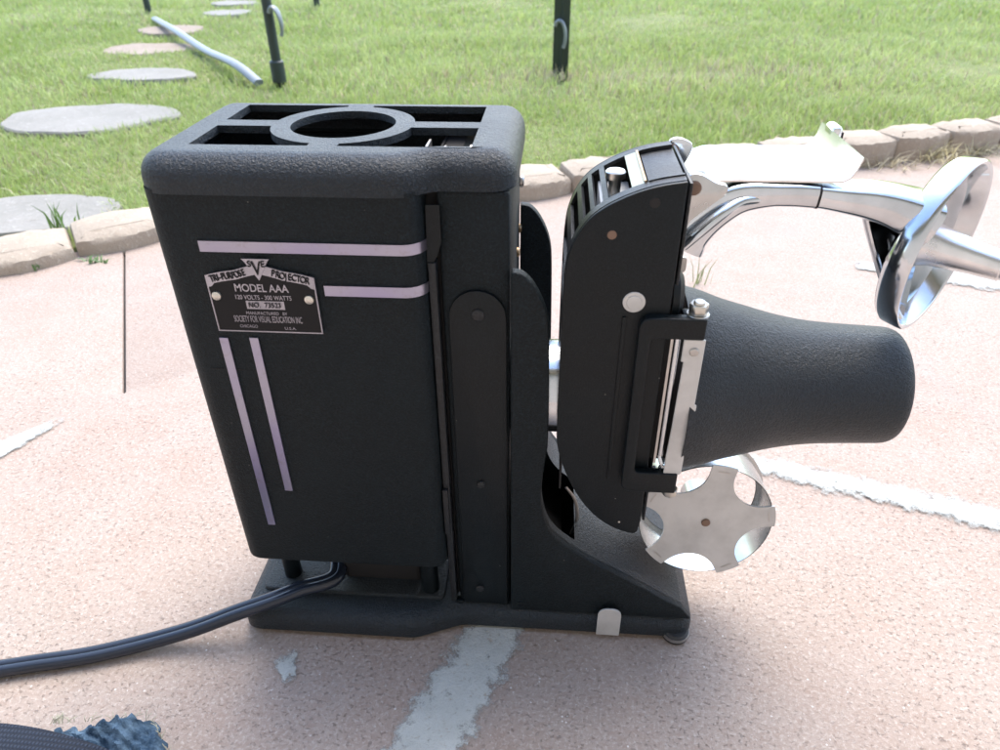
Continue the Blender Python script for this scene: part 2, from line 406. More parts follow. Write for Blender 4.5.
# white repair lines: ragged thin smears with an 'edge' attribute
def smear(name, cl, w0, w1, seed, z=.0012, ragged=.12, nl=90, nw=10, taper=False, soft=.75):
    r = np.random.default_rng(seed); bm = B(); a, b = Vector(cl[0]), Vector(cl[1]); d = (b-a); nrm = Vector((-d.y, d.x)).normalized(); g = []; lay = bm.verts.layers.float.new('edge')
    nL, nR = np.cumsum(r.normal(size=nl+1))*.12, np.cumsum(r.normal(size=nl+1))*.12
    nL -= nL.mean(); nR -= nR.mean()
    for i in range(nl+1):
        t = i/nl; wd = w0+(w1-w0)*t; row = []
        for j in range(nw+1):
            s = j/nw*2-1; off = s*wd/2*(1.25) + (nL[i] if s < 0 else nR[i])*wd*ragged*.5*abs(s)
            p = a+d*t+nrm*off; e = (1-abs(s))*2.6*soft
            e = min(e, min(t, 1-t)*nl*.16) if not taper else min(e, min(t*8, (1-t)*2.2)*1.5)
            v = bm.verts.new((p.x, p.y, z + .0006*max(0, 1-s*s))); v[lay] = min(1, max(0, e)); row.append(v)
        g.append(row)
    for i in range(nl):
        for j in range(nw): bm.faces.new((g[i][j], g[i+1][j], g[i+1][j+1], g[i][j+1]))
    o = build(name, bm, M['line'], org=(0, 0, 0)); tag(o, kind='structure'); return o
def gp(px, py): p = at(px, py, 'z', 0); return (p.x, p.y)
smear('painted_line', (gp(412, 775), gp(505, 610)), .040, .036, 1)
smear('painted_line', (gp(735, 460), gp(1040, 530)), .024, .032, 2, ragged=.3, soft=.5)
smear('painted_line', (gp(-30, 466), gp(66, 418)), .030, .008, 3, taper=True)
smear('painted_line', (gp(850, 264), gp(1060, 292)), .034, .05, 4, ragged=.4)
smear('paint_splash', (gp(283, 655), gp(292, 684)), .012, .008, 5, ragged=.5, nl=20)

# edging stones
def edging_stone(L, D, H, seed):
    r = random.Random(seed); bm = B(); n = 16; top = []; 
    out = []
    for k in range(n+1):
        t = k/n; x = (t-.5)*L; out.append((x, -.014*math.sin(PI*t)**.7 + r.uniform(-.001, .001)))
    out += [((.5-k/8)*L*.985, D+.012*math.sin(PI*k/8) + r.uniform(-.003, .003)) for k in range(9)]
    rings = []
    for z, ins in ((-.04, 0), (H-.009, 0), (H-.003, .002), (H, .008)):
        q = inset(out, ins) if ins else out
        rings.append([bm.verts.new((p[0], p[1], z + (r.uniform(-.0015, .0015) if z > 0 else 0))) for p in q])
    N = len(out)
    for a, b in zip(rings, rings[1:]):
        for i in range(N): bm.faces.new((a[i], a[(i+1) % N], b[(i+1) % N], b[i]))
    # domed top
    c = inset(out, .018); ring = [bm.verts.new((p[0]*.95, p[1]*.85+D*.08, H+.003+r.uniform(-.001, .001))) for p in c]
    for i in range(N): bm.faces.new((rings[-1][i], rings[-1][(i+1) % N], ring[(i+1) % N], ring[i]))
    bm.faces.new(ring[::-1]); return bm
edge_pts = []
acc = 0; L0 = .118
seglist = [(Vector(a), Vector(b)) for a, b in zip(EDGE, EDGE[1:])]
s = 0; total = sum((b-a).length for a, b in seglist)
def along(s):
    for a, b in seglist:
        l = (b-a).length
        if s <= l: return a+(b-a)*(s/l), (b-a).normalized()
        s -= l
    return seglist[-1][1], (seglist[-1][1]-seglist[-1][0]).normalized()
stones = []
s = .02
while s < total-.1:
    p, d = along(s+L0/2); stones.append((p, d)); s += L0+.0015
def H_at(x): return .020 + max(0, min(1, (x+.45)/1.2))*.025
def pix(P):
    v = Vector(P)-CAMPOS; z = v.dot(fwd); return (500+F*v.dot(rt)/z, 375-F*v.dot(up)/z) if z > .05 else (-999, -999)
left_names = ['cut off by the left edge of the photo', 'with a gap of weeds at its left end', 'ending at the projector']
k_l = k_m = k_r = 0
ordw = ['first', 'second', 'third', 'fourth', 'fifth', 'sixth', 'seventh', 'eighth', 'ninth', 'tenth']
for i, (p, d) in enumerate(stones):
    X = pix((p.x, p.y, .02))
    if not (-1.0 < p.x < 1.2): continue
    bm = edging_stone(L0*random.uniform(.96, 1.0), .085-.9*float(lift_at(p.x)), H_at(p.x)+random.uniform(-.003, .003), i)
    bmesh.ops.rotate(bm, verts=bm.verts, cent=(0, 0, 0), matrix=Matrix.Rotation(math.atan2(d.y, d.x)+random.uniform(-.05, .05), 3, 'Z'))
    bmesh.ops.translate(bm, verts=bm.verts, vec=(p.x, p.y+.003, 0))
    o = build('edging_stone', bm, M['edging'], org=(p.x, p.y, 0), ang=40)
    if X[0] < -20: lb = 'scalloped edging stone beyond the left edge of the view, %s along the row' % ordw[i % 10]
    elif X[0] < 150: lb = 'low scalloped edging stone left of the projector, %s from the left edge' % ordw[k_l]; k_l += 1
    elif X[0] < 515: lb = 'scalloped edging stone behind the black projector body, %s along' % ordw[i % 10]
    elif X[0] < 875: lb = 'pale edging stone seen between projector body and metal tray, %s from the left' % ordw[min(k_m, 9)]; k_m += 1
    elif X[0] < 1015: lb = 'tall edging stone above the chrome ring at the right, %s from the left' % ordw[min(k_r, 9)]; k_r += 1
    else: lb = 'scalloped edging stone beyond the right edge of the view, %s along the row' % ordw[i % 10]
    tag(o, lb, 'edging stone', 'scalloped edging stones along the patio')

# stepping stones
SP = []
def stepping(pl_, pr_, pt_, pb_, mat, label, seed, h=.004):
    a, b, c, d = (at(*q, 'z', 0) for q in (pl_, pr_, pt_, pb_))
    rx = (b-a).length/2; cx = (a.x+b.x)/2; ry = (c.y-d.y)/2; cy = (c.y+d.y)/2
    SP.append((cx, cy, rx, ry)); r = random.Random(seed); n = 40; ph = [r.uniform(0, 6.28) for _ in range(4)]
    def rad(t): return 1 + .06*math.sin(2*t+ph[0]) + .05*math.sin(3*t+ph[1]) + .03*math.sin(5*t+ph[2]) + .015*math.sin(9*t+ph[3])
    bm = B(); rings = []
    for z, k in ((-.03, 1), (h-.004, 1), (h, .975), (h+.001, .5)):
        rings.append([bm.verts.new((cx+rx*k*rad(t)*math.cos(t), cy+ry*k*rad(t)*math.sin(t), z+r.uniform(-.0008, .0008))) for t in (2*PI*i/n for i in range(n))])
    for p, q in zip(rings, rings[1:]):
        for i in range(n): bm.faces.new((p[i], p[(i+1) % n], q[(i+1) % n], q[i]))
    bm.faces.new(rings[-1][::-1])
    tag(build('stepping_stone', bm, mat, org=(cx, cy, 0)), label, 'stepping stone', 'stepping stones set in the lawn')
stepping((-60, 215), (112, 214), (40, 195), (40, 238), M['step_grey'], 'largest pale stepping stone, just behind the edging stones at the left', 1)
stepping((4, 119), (172, 119), (90, 105), (80, 134), M['step_grey'], 'pale oval stepping stone left of the projector top, second nearest', 2)
stepping((95, 75), (195, 75), (150, 69), (145, 82), M['step_grey'], 'pale stepping stone beside the near end of the grey pipe', 3)
stepping((108, 49), (192, 49), (150, 43.5), (150, 56), M['step_pink'], 'tan stepping stone left of the middle of the grey pipe', 4)
stepping((140, 30), (205, 30), (175, 26), (175, 35), M['step_pink'], 'small tan stepping stone at the far end of the grey pipe', 5)
stepping((204, 13), (252, 13), (228, 10.5), (228, 16), M['step_grey'], 'small pale stepping stone, second farthest in the lawn', 6)
stepping((212, 3.5), (256, 3.5), (234, 1), (234, 6), M['step_grey'], 'farthest small pale stepping stone at the top of the view', 7)

# ------------------------------------------------------------------ grass
def vnoise(x, y, seed=0):
    def h(i, j): v = np.sin(i*127.1+j*311.7+seed*74.7)*43758.5453; return v-np.floor(v)
    i, j = np.floor(x), np.floor(y); u, v = x-i, y-j; u = u*u*(3-2*u); v = v*v*(3-2*v)
    return (h(i, j)*(1-u)+h(i+1, j)*u)*(1-v)+(h(i, j+1)*(1-u)+h(i+1, j+1)*u)*v
ex, ey = np.array([e[0] for e in EDGE]), np.array([e[1] for e in EDGE])
def blades(name, X, Y, Hh, W, spread, col, label, cat, kind=None, z0=-.012, group=None, mat=None):
    n = len(X); az = rng.uniform(0, 2*PI, n); lean = rng.uniform(.15, 1.0, n)*spread
    dx, dy = np.cos(az), np.sin(az); fa = rng.uniform(0, 2*PI, n); sx, sy = np.cos(fa)*W/2, np.sin(fa)*W/2
    V = np.zeros((n, 5, 3))
    for k, (t, wd) in enumerate(((0, 1), (.55, .85))):
        ox, oy, oz = dx*lean*Hh*t*t, dy*lean*Hh*t*t, Hh*t*(1-.25*lean*t)
        V[:, 2*k, 0] = X+ox-sx*wd; V[:, 2*k, 1] = Y+oy-sy*wd; V[:, 2*k, 2] = oz+z0
        V[:, 2*k+1, 0] = X+ox+sx*wd; V[:, 2*k+1, 1] = Y+oy+sy*wd; V[:, 2*k+1, 2] = oz+z0
    V[:, 4, 0] = X+dx*lean*Hh; V[:, 4, 1] = Y+dy*lean*Hh; V[:, 4, 2] = Hh*(1-.35*lean)+z0
    me = bpy.data.meshes.new(name); me.vertices.add(n*5); me.vertices.foreach_set('co', V.reshape(-1))
    base = np.arange(n)*5; L = np.stack([base, base+1, base+3, base+2, base+2, base+3, base+4], 1).reshape(-1)
    me.loops.add(n*7); me.loops.foreach_set('vertex_index', L.astype(np.int32))
    st = np.stack([np.arange(n)*7, np.arange(n)*7+4], 1).reshape(-1); me.polygons.add(n*2); me.polygons.foreach_set('loop_start', st.astype(np.int32))
    me.update(calc_edges=True); me.validate()
    at_ = me.color_attributes.new('tint', 'FLOAT_COLOR', 'POINT'); c4 = np.ones((n, 5, 4)); c4[:, :, :3] = col[:, None, :]
    at_.data.foreach_set('color', c4.reshape(-1)); me.materials.append(mat or M['grass'])
    o = bpy.data.objects.new(name, me); link(o, None, (0, 0, 0)); tag(o, label, cat, group, kind); return o
def lawn_field():
    XX, YY, HH, WW = [], [], [], []
    for y0, y1, x0, x1, dens, h, wd in ((.1, 1.75, -1.9, 1.9, 30000, .034, .0024), (1.75, 2.8, -2.6, 2.6, 15000, .040, .0034), (2.8, 5.2, -4.0, 4.0, 6500, .045, .0050), (5.2, 8.5, -6, 6, 1500, .05, .009)):
        n = int((y1-y0)*(x1-x0)*dens); x = rng.uniform(x0, x1, n); y = rng.uniform(y0, y1, n)
        cl = vnoise(x*16, y*16, 3)*.6+vnoise(x*45, y*45, 5)*.4
        yb = np.interp(x, ex, ey)+.078-.9*lift_at(x); k = (y > yb) & (rng.uniform(0, 1, n) < .35+1.1*cl)
        for cx, cy, rx, ry in SP:
            q = ((x-cx)/(rx*.99))**2+((y-cy)/(ry*.97))**2; k &= q > .80+.22*vnoise(x*30, y*30, 8)
        thin = vnoise(x*1.3+3, y*1.3, 9); bare = np.exp(-(((x-.35)/.30)**2+((y-2.02)/.12)**2))+.7*np.exp(-(((x-.1)/.9)**2+((y-2.0)/.2)**2)); k &= rng.uniform(0, 1, n) > .55*bare*(.3+.9*vnoise(x*9, y*20, 2))
        x, y = x[k], y[k]; near = y < np.interp(x, ex, ey)+.16
        XX.append(x); YY.append(y); HH.append(h*(.55+.7*vnoise(x*7, y*7, 1))*rng.uniform(.6, 1.25, len(x))*np.where(near, .95, 1)); WW.append(np.full(len(x), wd)*rng.uniform(.7, 1.3, len(x)))
    X, Y, Hh, W = map(np.concatenate, (XX, YY, HH, WW)); n = len(X)
    g = vnoise(X*2.2, Y*2.2, 4)*.5+vnoise(X*9, Y*9, 6)*.5; r = rng.uniform(0, 1, n)
    c1 = np.array([.28, .38, .09]); c2 = np.array([.52, .60, .27]); c3 = np.array([.50, .45, .30])
    col = c1+(c2-c1)*np.clip(g*.8+r*.45-.1, 0, 1)[:, None]
    dry = (r > .90-.05*g); bare = np.exp(-(((X-.22)/.42)**2+((Y-1.98)/.13)**2)); dry |= rng.uniform(0, 1, n) < .85*bare*np.clip(2.2*vnoise(X*11, Y*26, 12)-.3, 0, 1)
    col[dry] = c3*rng.uniform(.6, 1.15, (dry.sum(), 1))
    blades('lawn_grass', X, Y, Hh*.75, W, .9, col, 'short green lawn grass with paler dry patches', 'grass', 'stuff', z0=(-.012+lift_at(X))[:, None] if False else -.012+lift_at(X))
lawn_field()
def tuft(name, px, py, n, h, w_, spread, rad, colr, label, cat, group=None, z0=0, sq=1):
    p = at(px, py, 'z', 0); X = p.x+rng.normal(0, rad, n); Y = p.y+rng.normal(0, rad*.4*sq, n)
    col = np.array(colr)[None]*rng.uniform(.7, 1.25, (n, 1)); o = blades(name, X, Y, rng.uniform(.4, 1, n)*h, np.full(n, w_), spread, col, label, cat, None, z0, group)
tuft('dry_grass_clump', 880, 167, 60, .040, .0022, 2.2, .030, (.52, .47, .33), 'straw coloured dry grass clump against the edging stones, leftmost of three', 'dry grass', 'dry grass clumps by the edging')
tuft('dry_grass_clump', 932, 160, 110, .055, .0024, 2.2, .035, (.55, .50, .30), 'biggest yellowish dry grass clump in front of the edging stones', 'dry grass', 'dry grass clumps by the edging')
tuft('dry_grass_clump', 978, 155, 80, .045, .0022, 2.4, .025, (.50, .48, .34), 'thin dry grass clump at the right edge against the edging stones', 'dry grass', 'dry grass clumps by the edging')
tuft('weed_sprout', 692, 284, 14, .042, .0014, .55, .012, (.30, .34, .16), 'thin weed blades rising from the patio above the lens cone', 'weed')
tuft('weed_tuft', 29, 268, 60, .022, .003, 1.6, .012, (.12, .22, .08), 'small green weeds in the gap between two left edging stones', 'weed')
tuft('grass_tuft', 62, 232, 14, .055, .003, .7, .014, (.14, .24, .06), 'taller green grass tuft rising beside the largest stepping stone', 'grass tuft', z0=.005)
tuft('clover_sprig', 97, 262, 16, .012, .004, 2, .010, (.20, .32, .14), 'tiny clover sprig at the slab corner below the edging stones', 'weed')
# dry needles scattered on the slab
# ------------------------------------------------------------------ stakes and pipe
def post(px, py, r, h, label, loop=None, sleeve=False, flat=False):
    p = at(px, py, 'z', 0); root = bpy.data.objects.new('garden_post', None); link(root, None, (p.x, p.y, 0))
    tag(root, label, 'post', 'dark posts standing in the lawn')
    bm = B()
    if flat:
        prism(bm, [(p.x-r, p.y-.006), (p.x-.002, p.y-.008), (p.x+.001, p.y-.014), (p.x+r, p.y-.014), (p.x+r, p.y+.01), (p.x-r, p.y+.01)], -.05, h, 'z')
        build('shaft', bm, M['post'], root, bevel=.002)
    else:
        build('shaft', cyl(bm, (p.x, p.y, -.05), (p.x, p.y, h), r, 20), M['post'], root)
    if sleeve: build('sleeve', cyl(B(), (p.x, p.y, .0), (p.x, p.y, .055), r*1.45, 20, .003), M['post'], root)
    if loop:
        lx, lz, sz = loop; q = []
        for k in range(13):
            t = -1.2+k/12*3.6; q.append((p.x+lx+sz*.42*math.sin(t), p.y-.02, lz+sz*math.cos(t)*.9-k*.0015))
        build('strap_loop', sweep(B(), catmull(q, 3), lambda t: .0045, lambda t: .0025+.012*math.sin(PI*t)**2, 10, (0, 1, 0)), M['grey_plastic'], root)
    return root
post(280, 83, .0125, 1.9, 'dark green post with a sleeve at its foot and grey loop, beside the grey pipe', (.022, .155, .034), True)
post(560, 75, .021, 1.9, 'thick two-part dark post behind the gap right of the projector body', (-.004, .11, .034), False, True)
post(149, 13, .014, 1.9, 'far dark post at the top left of the view', None)
post(317, 6, .014, 1.9, 'far dark post between the two nearer posts, barely in view')
a = [at(155, 19, 'z', .012), at(176, 31, 'z', .03), at(205, 50, 'z', .022), at(235, 64, 'z', .03), at(259, 83, 'z', .004)]
tag(build('pipe', sweep(B(), catmull(a, 6), .014, .009, 14), M['grey_plastic']), 'pale grey flattened pipe lying across the lawn beside stepping stones', 'pipe')

# ------------------------------------------------------------------ unseen wall and overhang, added to shade the near patio
bm = box(B(), -6, 6, -1.1, -1.0, -.04, 2.8)
tag(build('shade_wall', bm, M['stucco']), 'unseen stucco wall added behind the camera as a light blocker', 'wall')
bm = box(B(), -6, 6, -.999, -.4, 2.5, 2.6)
tag(build('shade_overhang', bm, M['roof']), 'unseen boarded overhang added as a light blocker above the near patio', 'roof')
# ================================================================== THE PROJECTOR
PX, PY = -.035, .332
proj = bpy.data.objects.new('slide_projector', None); link(proj, None, (PX, PY, 0))
tag(proj, 'vintage black crinkle-painted slide and filmstrip projector with chrome film arms on pink patio', 'projector')

# --- base plate
YN1, YN2, YB = .2735, .2855, .388
out = [(-.177, YN1), (-.0665, YN1), (-.038, YN2), (.1055, YN2), (.1055, YB), (-.177, YB)]
outl = rnd(out, [.012, .02, .02, .012, .012, .012], 8)
build('base_plate', slab(B(), outl, .004, .0185, .0085, 6), M['crinkle'], proj)
build('felt_pad', prism(B(), inset(outl, .004), .0012, .0042, 'z'), M['inside'], proj)
p = at(677, 633, 'z', .004); 
ft = build('rubber_foot', lathe(B(), (p.x-.001, p.y+.0015, 0), (0, 0, 1), [(0, .0070), (.0012, .0082), (.006, .0082), (.0072, .007)], 28), M['rubber'], proj)
build('metal_cup', lathe(B(), (p.x-.001, p.y+.0015, .0030), (0, 0, 1), [(0, .0085), (.0024, .0085)], 28), M['steel'], ft)
for x, y in ((.095, .378), (-.165, .378), (-.165, .285)):
    build('rubber_foot', lathe(B(), (x, y, 0), (0, 0, 1), [(0, .0085), (.001, .0095), (.004, .0095)], 20), M['rubber'], proj)
# silver clip on base edge
a, b = at(596, 631, 'y', YN2-.001), at(619, 631, 'y', YN2-.001); zt = at(607, 608, 'y', YN2-.001).z
cw = b.x-a.x; pts = rnd([(a.x, .0045), (b.x, .0045), (b.x, zt), (a.x, zt)], [.0005, .0005, cw*.48, cw*.48], 8)
build('clip', prism(B(), pts, YN2-.0022, YN2-.0010, 'y'), M['alu'], proj, bevel=.0002, seg=1)
# raised rim and well under the lamp house
build('base_rim', slab(B(), rnd([(-.168, .292), (-.050, .292), (-.050, .376), (-.168, .376)], .005, 4), .0184, .0205, .0015, 3), M['crinkle'], proj)
build('socket_housing', slab(B(), rnd([(-.118, .305), (-.066, .305), (-.066, .37), (-.118, .37)], .004, 4), .0204, .060, .002, 3), M['inside'], proj)
for x, y in ((-.152, .306), (-.060, .300), (-.152, .366)):
    build('leg', cyl(B(), (x, y, .020), (x, y, .062), .0055, 18), M['satin'], proj)
screw('base_screw', (-.040, .2935, .0186), (0, 0, 1), .0032, proj, M['satin'])

# --- lamp house shell (hollow, walls only)
LX0, LX1, LY0, LY1, LZ0 = -.1675, -.0455, .2822, .384, .0578
lam = rnd([(LX0, LY0), (LX1, LY0), (LX1, LY1), (LX0, LY1)], [.011, .010, .008, .011], 8)
bm = B(); N = len(lam); zs = [(LZ0+.003*(1-math.cos(k/4*PI/2)), .003*(1-math.sin(k/4*PI/2))) for k in range(5)] + [(.2860, 0)]
rings = [[bm.verts.new((p[0], p[1], z)) for p in (inset(lam, d) if d > 1e-6 else lam)] for z, d in zs]
for a, b in zip(rings, rings[1:]):
    for i in range(N): bm.faces.new((a[i], a[(i+1) % N], b[(i+1) % N], b[i]))
bm.faces.new(rings[0]); house = build('lamp_house', bm, M['crinkle_fine'], proj)
# seam band just below the cap and a faint side seam
# --- top cap with grille
cap = rnd([(-.1683, .2812), (-.0530, .2812), (-.0400, .2910), (-.0056, .2910), (-.0056, .3855), (-.1683, .3855)], [.016, .018, .012, .014, .013, .014], 8)
xc, yc, x0, x1, y0, y1 = -.0895, .3366, -.1484, -.0252, .2999, .3723
hR, oR, bx_, by_ = .0245, .0335, .0065, .0052
holes = [[(xc+hR*math.cos(2*PI*i/64), yc+hR*math.sin(2*PI*i/64)) for i in range(64)]]
for sx, xe in ((-1, x0), (1, x1)):
    for sy, ye in ((-1, y0), (1, y1)):
        if abs(ye-yc) < oR: t0 = math.asin(abs(ye-yc)/oR); xs = None
        else: t0 = math.acos(bx_/oR)
        t1 = math.asin(by_/oR); arc = [(xc+sx*oR*math.cos(t0+(t1-t0)*k/10), yc+sy*oR*math.sin(t0+(t1-t0)*k/10)) for k in range(11)]
        h = [(xe, ye)]
        if abs(ye-yc) >= oR: h.append((xc+sx*bx_, ye))
        h += arc + [(xe, yc+sy*by_)]
        h2 = [h[0]] + h[1:]; holes.append(h2)
bm = slab(B(), cap, .2845, .3005, .0105, 7, holes, .0035, bottom=False)
capo = build('top_cap', bm, M['crinkle'], proj, ang=50)
# under side of the cap overhang
ring_in = inset(lam, .002)
build('cap_flange', fill2d(B(), inset(cap, .0005), [ring_in, [(-.036, .300), (-.012, .300), (-.012, .378), (-.036, .378)]], .2846), M['inside'], capo)
# inner fittings seen through the grille
c0 = at(462, 143, 'y', .318)
build('lamp_lever', lathe(B(), (-.040, .322, .2895), (1, 0, 0), [(0, .0055), (.001, .0055), (.0012, .0035), (.0115, .0035), (.0118, .006), (.013, .006)], 20), M['steel'], proj)
build('lamp_lever', box(B(), -.0475, -.0465, .315, .327, .281, .2965), M['steel'], proj)
p = at(220, 134, 'y', .318)
build('inner_bracket', prism(B(), rnd([(p.x-.003, .272), (p.x+.003, .272), (p.x+.003, .294), (p.x-.003, .294)], .0025, 5), .318, .3195, 'y'), M['steel'], proj)
# knob sticking out at the right of the cap
p = at(523, 181, 'y', .325)
build('cap_knob', cyl(B(), (-.006, .325, p.z), (p.x+.0005, .325, p.z), .0028, 18, .0005), M['steel'], proj)

# --- chrome trim stripes on the lamp house (bent round its corner)
def stripe(xa, z_, hgt, wrap=.011):
    bm = B(); path = []
    for k in range(14): path.append((xa+(LX1-.010-xa)*k/13, LY0-.0009))
    r = .010; cx, cy = LX1-r, LY0+r
    for k in range(1, 9):
        t = -PI/2+k/8*math.radians(78); path.append((cx+(r+.0009)*math.cos(t), cy+(r+.0009)*math.sin(t)))
    lo = [bm.verts.new((x, y, z_-hgt/2)) for x, y in path]; hi = [bm.verts.new((x, y, z_+hgt/2)) for x, y in path]
    for i in range(len(path)-1): bm.faces.new((lo[i], lo[i+1], hi[i+1], hi[i]))
    r_ = bmesh.ops.extrude_face_region(bm, geom=list(bm.faces)); vv = [g for g in r_['geom'] if isinstance(g, bmesh.types.BMVert)]
    for v in vv: v.co.y += .0012
    build('trim_stripe', bm, M['trim'], house)
stripe(-.1453, .2612, .0051); stripe(-.0918, .2408, .0051)
def vstripe(px0, py0, px1, py1):
    a, b = at(px0, py0, 'y', LY0-.001), at(px1, py1, 'y', LY0-.001); xm = (a.x+b.x)/2
    build('trim_stripe', box(B(), xm-.0022, xm+.0022, LY0-.0009, LY0+.0004, b.z, a.z), M['trim'], house, bevel=.0002, seg=1)
vstripe(224, 338, 271, 525); vstripe(253, 338, 289, 491)
build('seam_line', box(B(), -.1560, -.138, LY0-.0002, LY0+.0001, .1955, .1960), M['inside'], house)
build('side_pin', cyl(B(), (-.170, .300, .203), (-.166, .300, .203), .002, 12, .0004), M['steel'], house)

# --- badge
yb = LY0-.0010
def bp(u, v):   # u,v in the enlarged badge picture (1000 wide = 150 px)
    p = at(190+u*.15, 240+v*.15, 'y', yb); return (p.x, p.z)
bl, br_, bt = bp(190, 595)[0], bp(885, 630)[0], 0
xl, xr = bp(108, 250)[0], bp(838, 270)[0]; xl, xr = (bl+xl)/2, (br_+xr)/2
zb = (bp(190, 595)[1]+bp(885, 630)[1])/2; zs_ = (bp(100, 225)[1]+bp(838, 265)[1])/2; ztop = bp(440, 122)[1]; zsh = (bp(220, 180)[1]+bp(700, 215)[1])/2
xm = (xl+xr)/2; W_ = xr-xl
def banner(t, side):   # upper edge height at fraction t from the middle (0) to the side (1)
    return ztop-.0028 - (ztop-.0028-zs_)*(.45*min(1, t*2.2)**1.0*.9 + .55*t**2.2)
top = [(xm+W_*.5*s_, banner(abs(s_), 0)) for s_ in [k/16 for k in range(-16, 17)]]
outer = [(xl, zb), (xr, zb)] + top[::-1]
def shrink(pts, d): return inset(pts, d)
badge = build('badge', fill2d(B(), shrink(outer, .0007), [], 0, .0003, XZ(yb)), M['badge_black'], house, label='engraved metal maker plate')
bm = B(); fill2d(bm, outer, [shrink(outer, .0006)], 0, .0005, XZ(yb))
# banner ribbon
up_, lo_ = [], []
for k in range(0, 33):
    s1 = (k-16)/16; z = banner(abs(s1), 0); x = xm+W_*.5*s1
    up_.append((x, z)); lo_.append((xm+W_*.488*s1, z-.0046-(.0012 if abs(s1) > .9 else 0)))
fill2d(bm, up_+lo_[::-1], [], 0, .00035, XZ(yb-.0002))
# triangle emblem
fill2d(bm, [(xm-.0064, ztop), (xm+.0064, ztop), (xm+.0052, ztop-.0014), (xm, ztop-.0105), (xm-.0052, ztop-.0014)], [], 0, .0004, XZ(yb-.0005))
zn = bp(500, 432)[1]
box(bm, xm-.0088, xm+.0092, yb-.0005, yb-.0001, zn-.0021, zn+.0021)
build('silver_relief', bm, M['badge_silver'], badge)
bm = B(); yt = yb-.0004
def line(v, s_, size, wid, dx=0, b=bm, off=0.0, y=yt):
    z = bp(500, v)[1]; n0 = len(b.verts); text(b, s_, front_text(xm+dx, y, z), size, .00012, off=off)
    vs = list(b.verts)[n0:]; a = min(v_.co.x for v_ in vs); c = max(v_.co.x for v_ in vs); m_ = (a+c)/2
    for v_ in vs: v_.co.x = xm+dx+(v_.co.x-m_)*wid/(c-a)
line(322, 'MODEL AAA', .0054, .0250, off=.00006); line(383, '120 VOLTS - 300 WATTS', .0032, .0262)
line(487, 'MANUFACTURED   BY', .0022, .0195); line(528, 'SOCIETY FOR VISUAL EDUCATION INC', .0048, .0325)
line(575, 'CHICAGO', .0022, .0085, -.0100); line(583, 'U.S.A.', .0020, .0055, .0100)
build('lettering', bm, M['badge_silver'], badge)
bm = B(); line(432, 'NO.  73523', .0036, .0150, b=bm, y=yb-.0009)
for word, s0, s1 in (('TRI-PURPOSE', -.93, -.24), ('PROJECTOR', .24, .93)):
    wd = {'I': .55, '-': .7, 'J': .75}; tot = sum(wd.get(c, 1) for c in word); acc_ = 0
    for k, ch in enumerate(word):
        q_ = wd.get(ch, 1); s1_ = s0+(s1-s0)*(acc_+q_/2)/tot; acc_ += q_; z = banner(abs(s1_), 0)-.0024
        dz = (banner(abs(s1_+.03), 0)-banner(abs(s1_-.03), 0))/(W_*.5*.06)
        text(bm, ch, front_text(xm+W_*.49*s1_, yb-.0009, z, math.atan(dz)*.8), .0046, .00012, sx=.66 if len(word) > 9 else .74, off=.00006)
text(bm, 'V', front_text(xm, yb-.0013, ztop-.0048), .0098, .0001, sx=.72); text(bm, 'S', front_text(xm-.0030, yb-.0013, ztop-.0024), .0042, .0001); text(bm, 'E', front_text(xm+.0031, yb-.0013, ztop-.0024), .0042, .0001)
build('dark_lettering', bm, M['badge_black'], badge)
for u, v in ((180, 368), (797, 395)):
    x, z = bp(u, v); r = lathe(B(), (x, yb-.0003, z), (0, -1, 0), [(0, .0023), (.0007, .0021), (.0012, .0012), (.0014, .0002)], 24)
    build('rivet', r, M['zinc'], badge)

# --- rear column beside the lamp house
CX0, CX1, CY0 = -.0400, -.0085, .2925
bm = B(); box(bm, CX0, CX1, CY0, .381, .0185, .2842); build('column', bm, M['crinkle_fine'], proj, bevel=.0015)
px0, px1 = at(456, 480, 'y', CY0-.002).x, at(507, 480, 'y', CY0-.002).x
zt = at(480, 291, 'y', CY0-.002).z; zb_ = .0200
pts = [(px0+.001, zb_), (px1, zb_), (px1, zt-.014)] + [(px1+(px0+.001-px1)*(1-math.cos(t))/2, zt-.014+.014*math.sin(t)) for t in (k/10*PI for k in range(1, 10))] + [(px0+.001, zt-.014)]
piv = build('pivot_plate', prism(B(), pts, CY0-.0022, CY0+.0002, 'y'), M['satin'], proj, bevel=.0005)
for x, y, r in ((478, 315, .0032), (481, 484, .0024), (480, 588, .0026)):
    p = at(x, y, 'y', CY0-.0022); screw('plate_screw', p, (0, -1, 0), r, piv, M['worn'], .0014)
# bar and bracket in the gap between lamp house and column
p0, p1 = at(438, 262, 'y', .290), at(447, 588, 'y', .290)
build('hinge_bar', box(B(), -.0452, -.0415, .2885, .296, .022, p0.z), M['worn'], proj, bevel=.0006)
p = at(433, 225, 'y', .2905)
build('latch_bracket', prism(B(), [(-.0445, .279), (-.0385, .279), (-.0385, .262), (-.0405, .256), (-.0435, .250), (-.0455, .250)], .2895, .2905, 'y'), M['satin'], proj)
build('gap_blocker', box(B(), -.0462, -.0402, .2975, .2990, .0205, .2835), M['inside'], proj)  # black filler added to block light coming through the gap
p = at(449, 505, 'y', .288); build('hinge_tab', box(B(), -.0455, -.0425, .2865, .289, p.z-.022, p.z+.012), M['worn'], proj, bevel=.0004)
# small screws on the column's right flank
for px, py in ((519, 228), (517, 252)):
    p = at(px, py, 'x', CX1); screw('flank_screw', p, (1, 0, 0), .0026, proj, M['brass'], .0016)

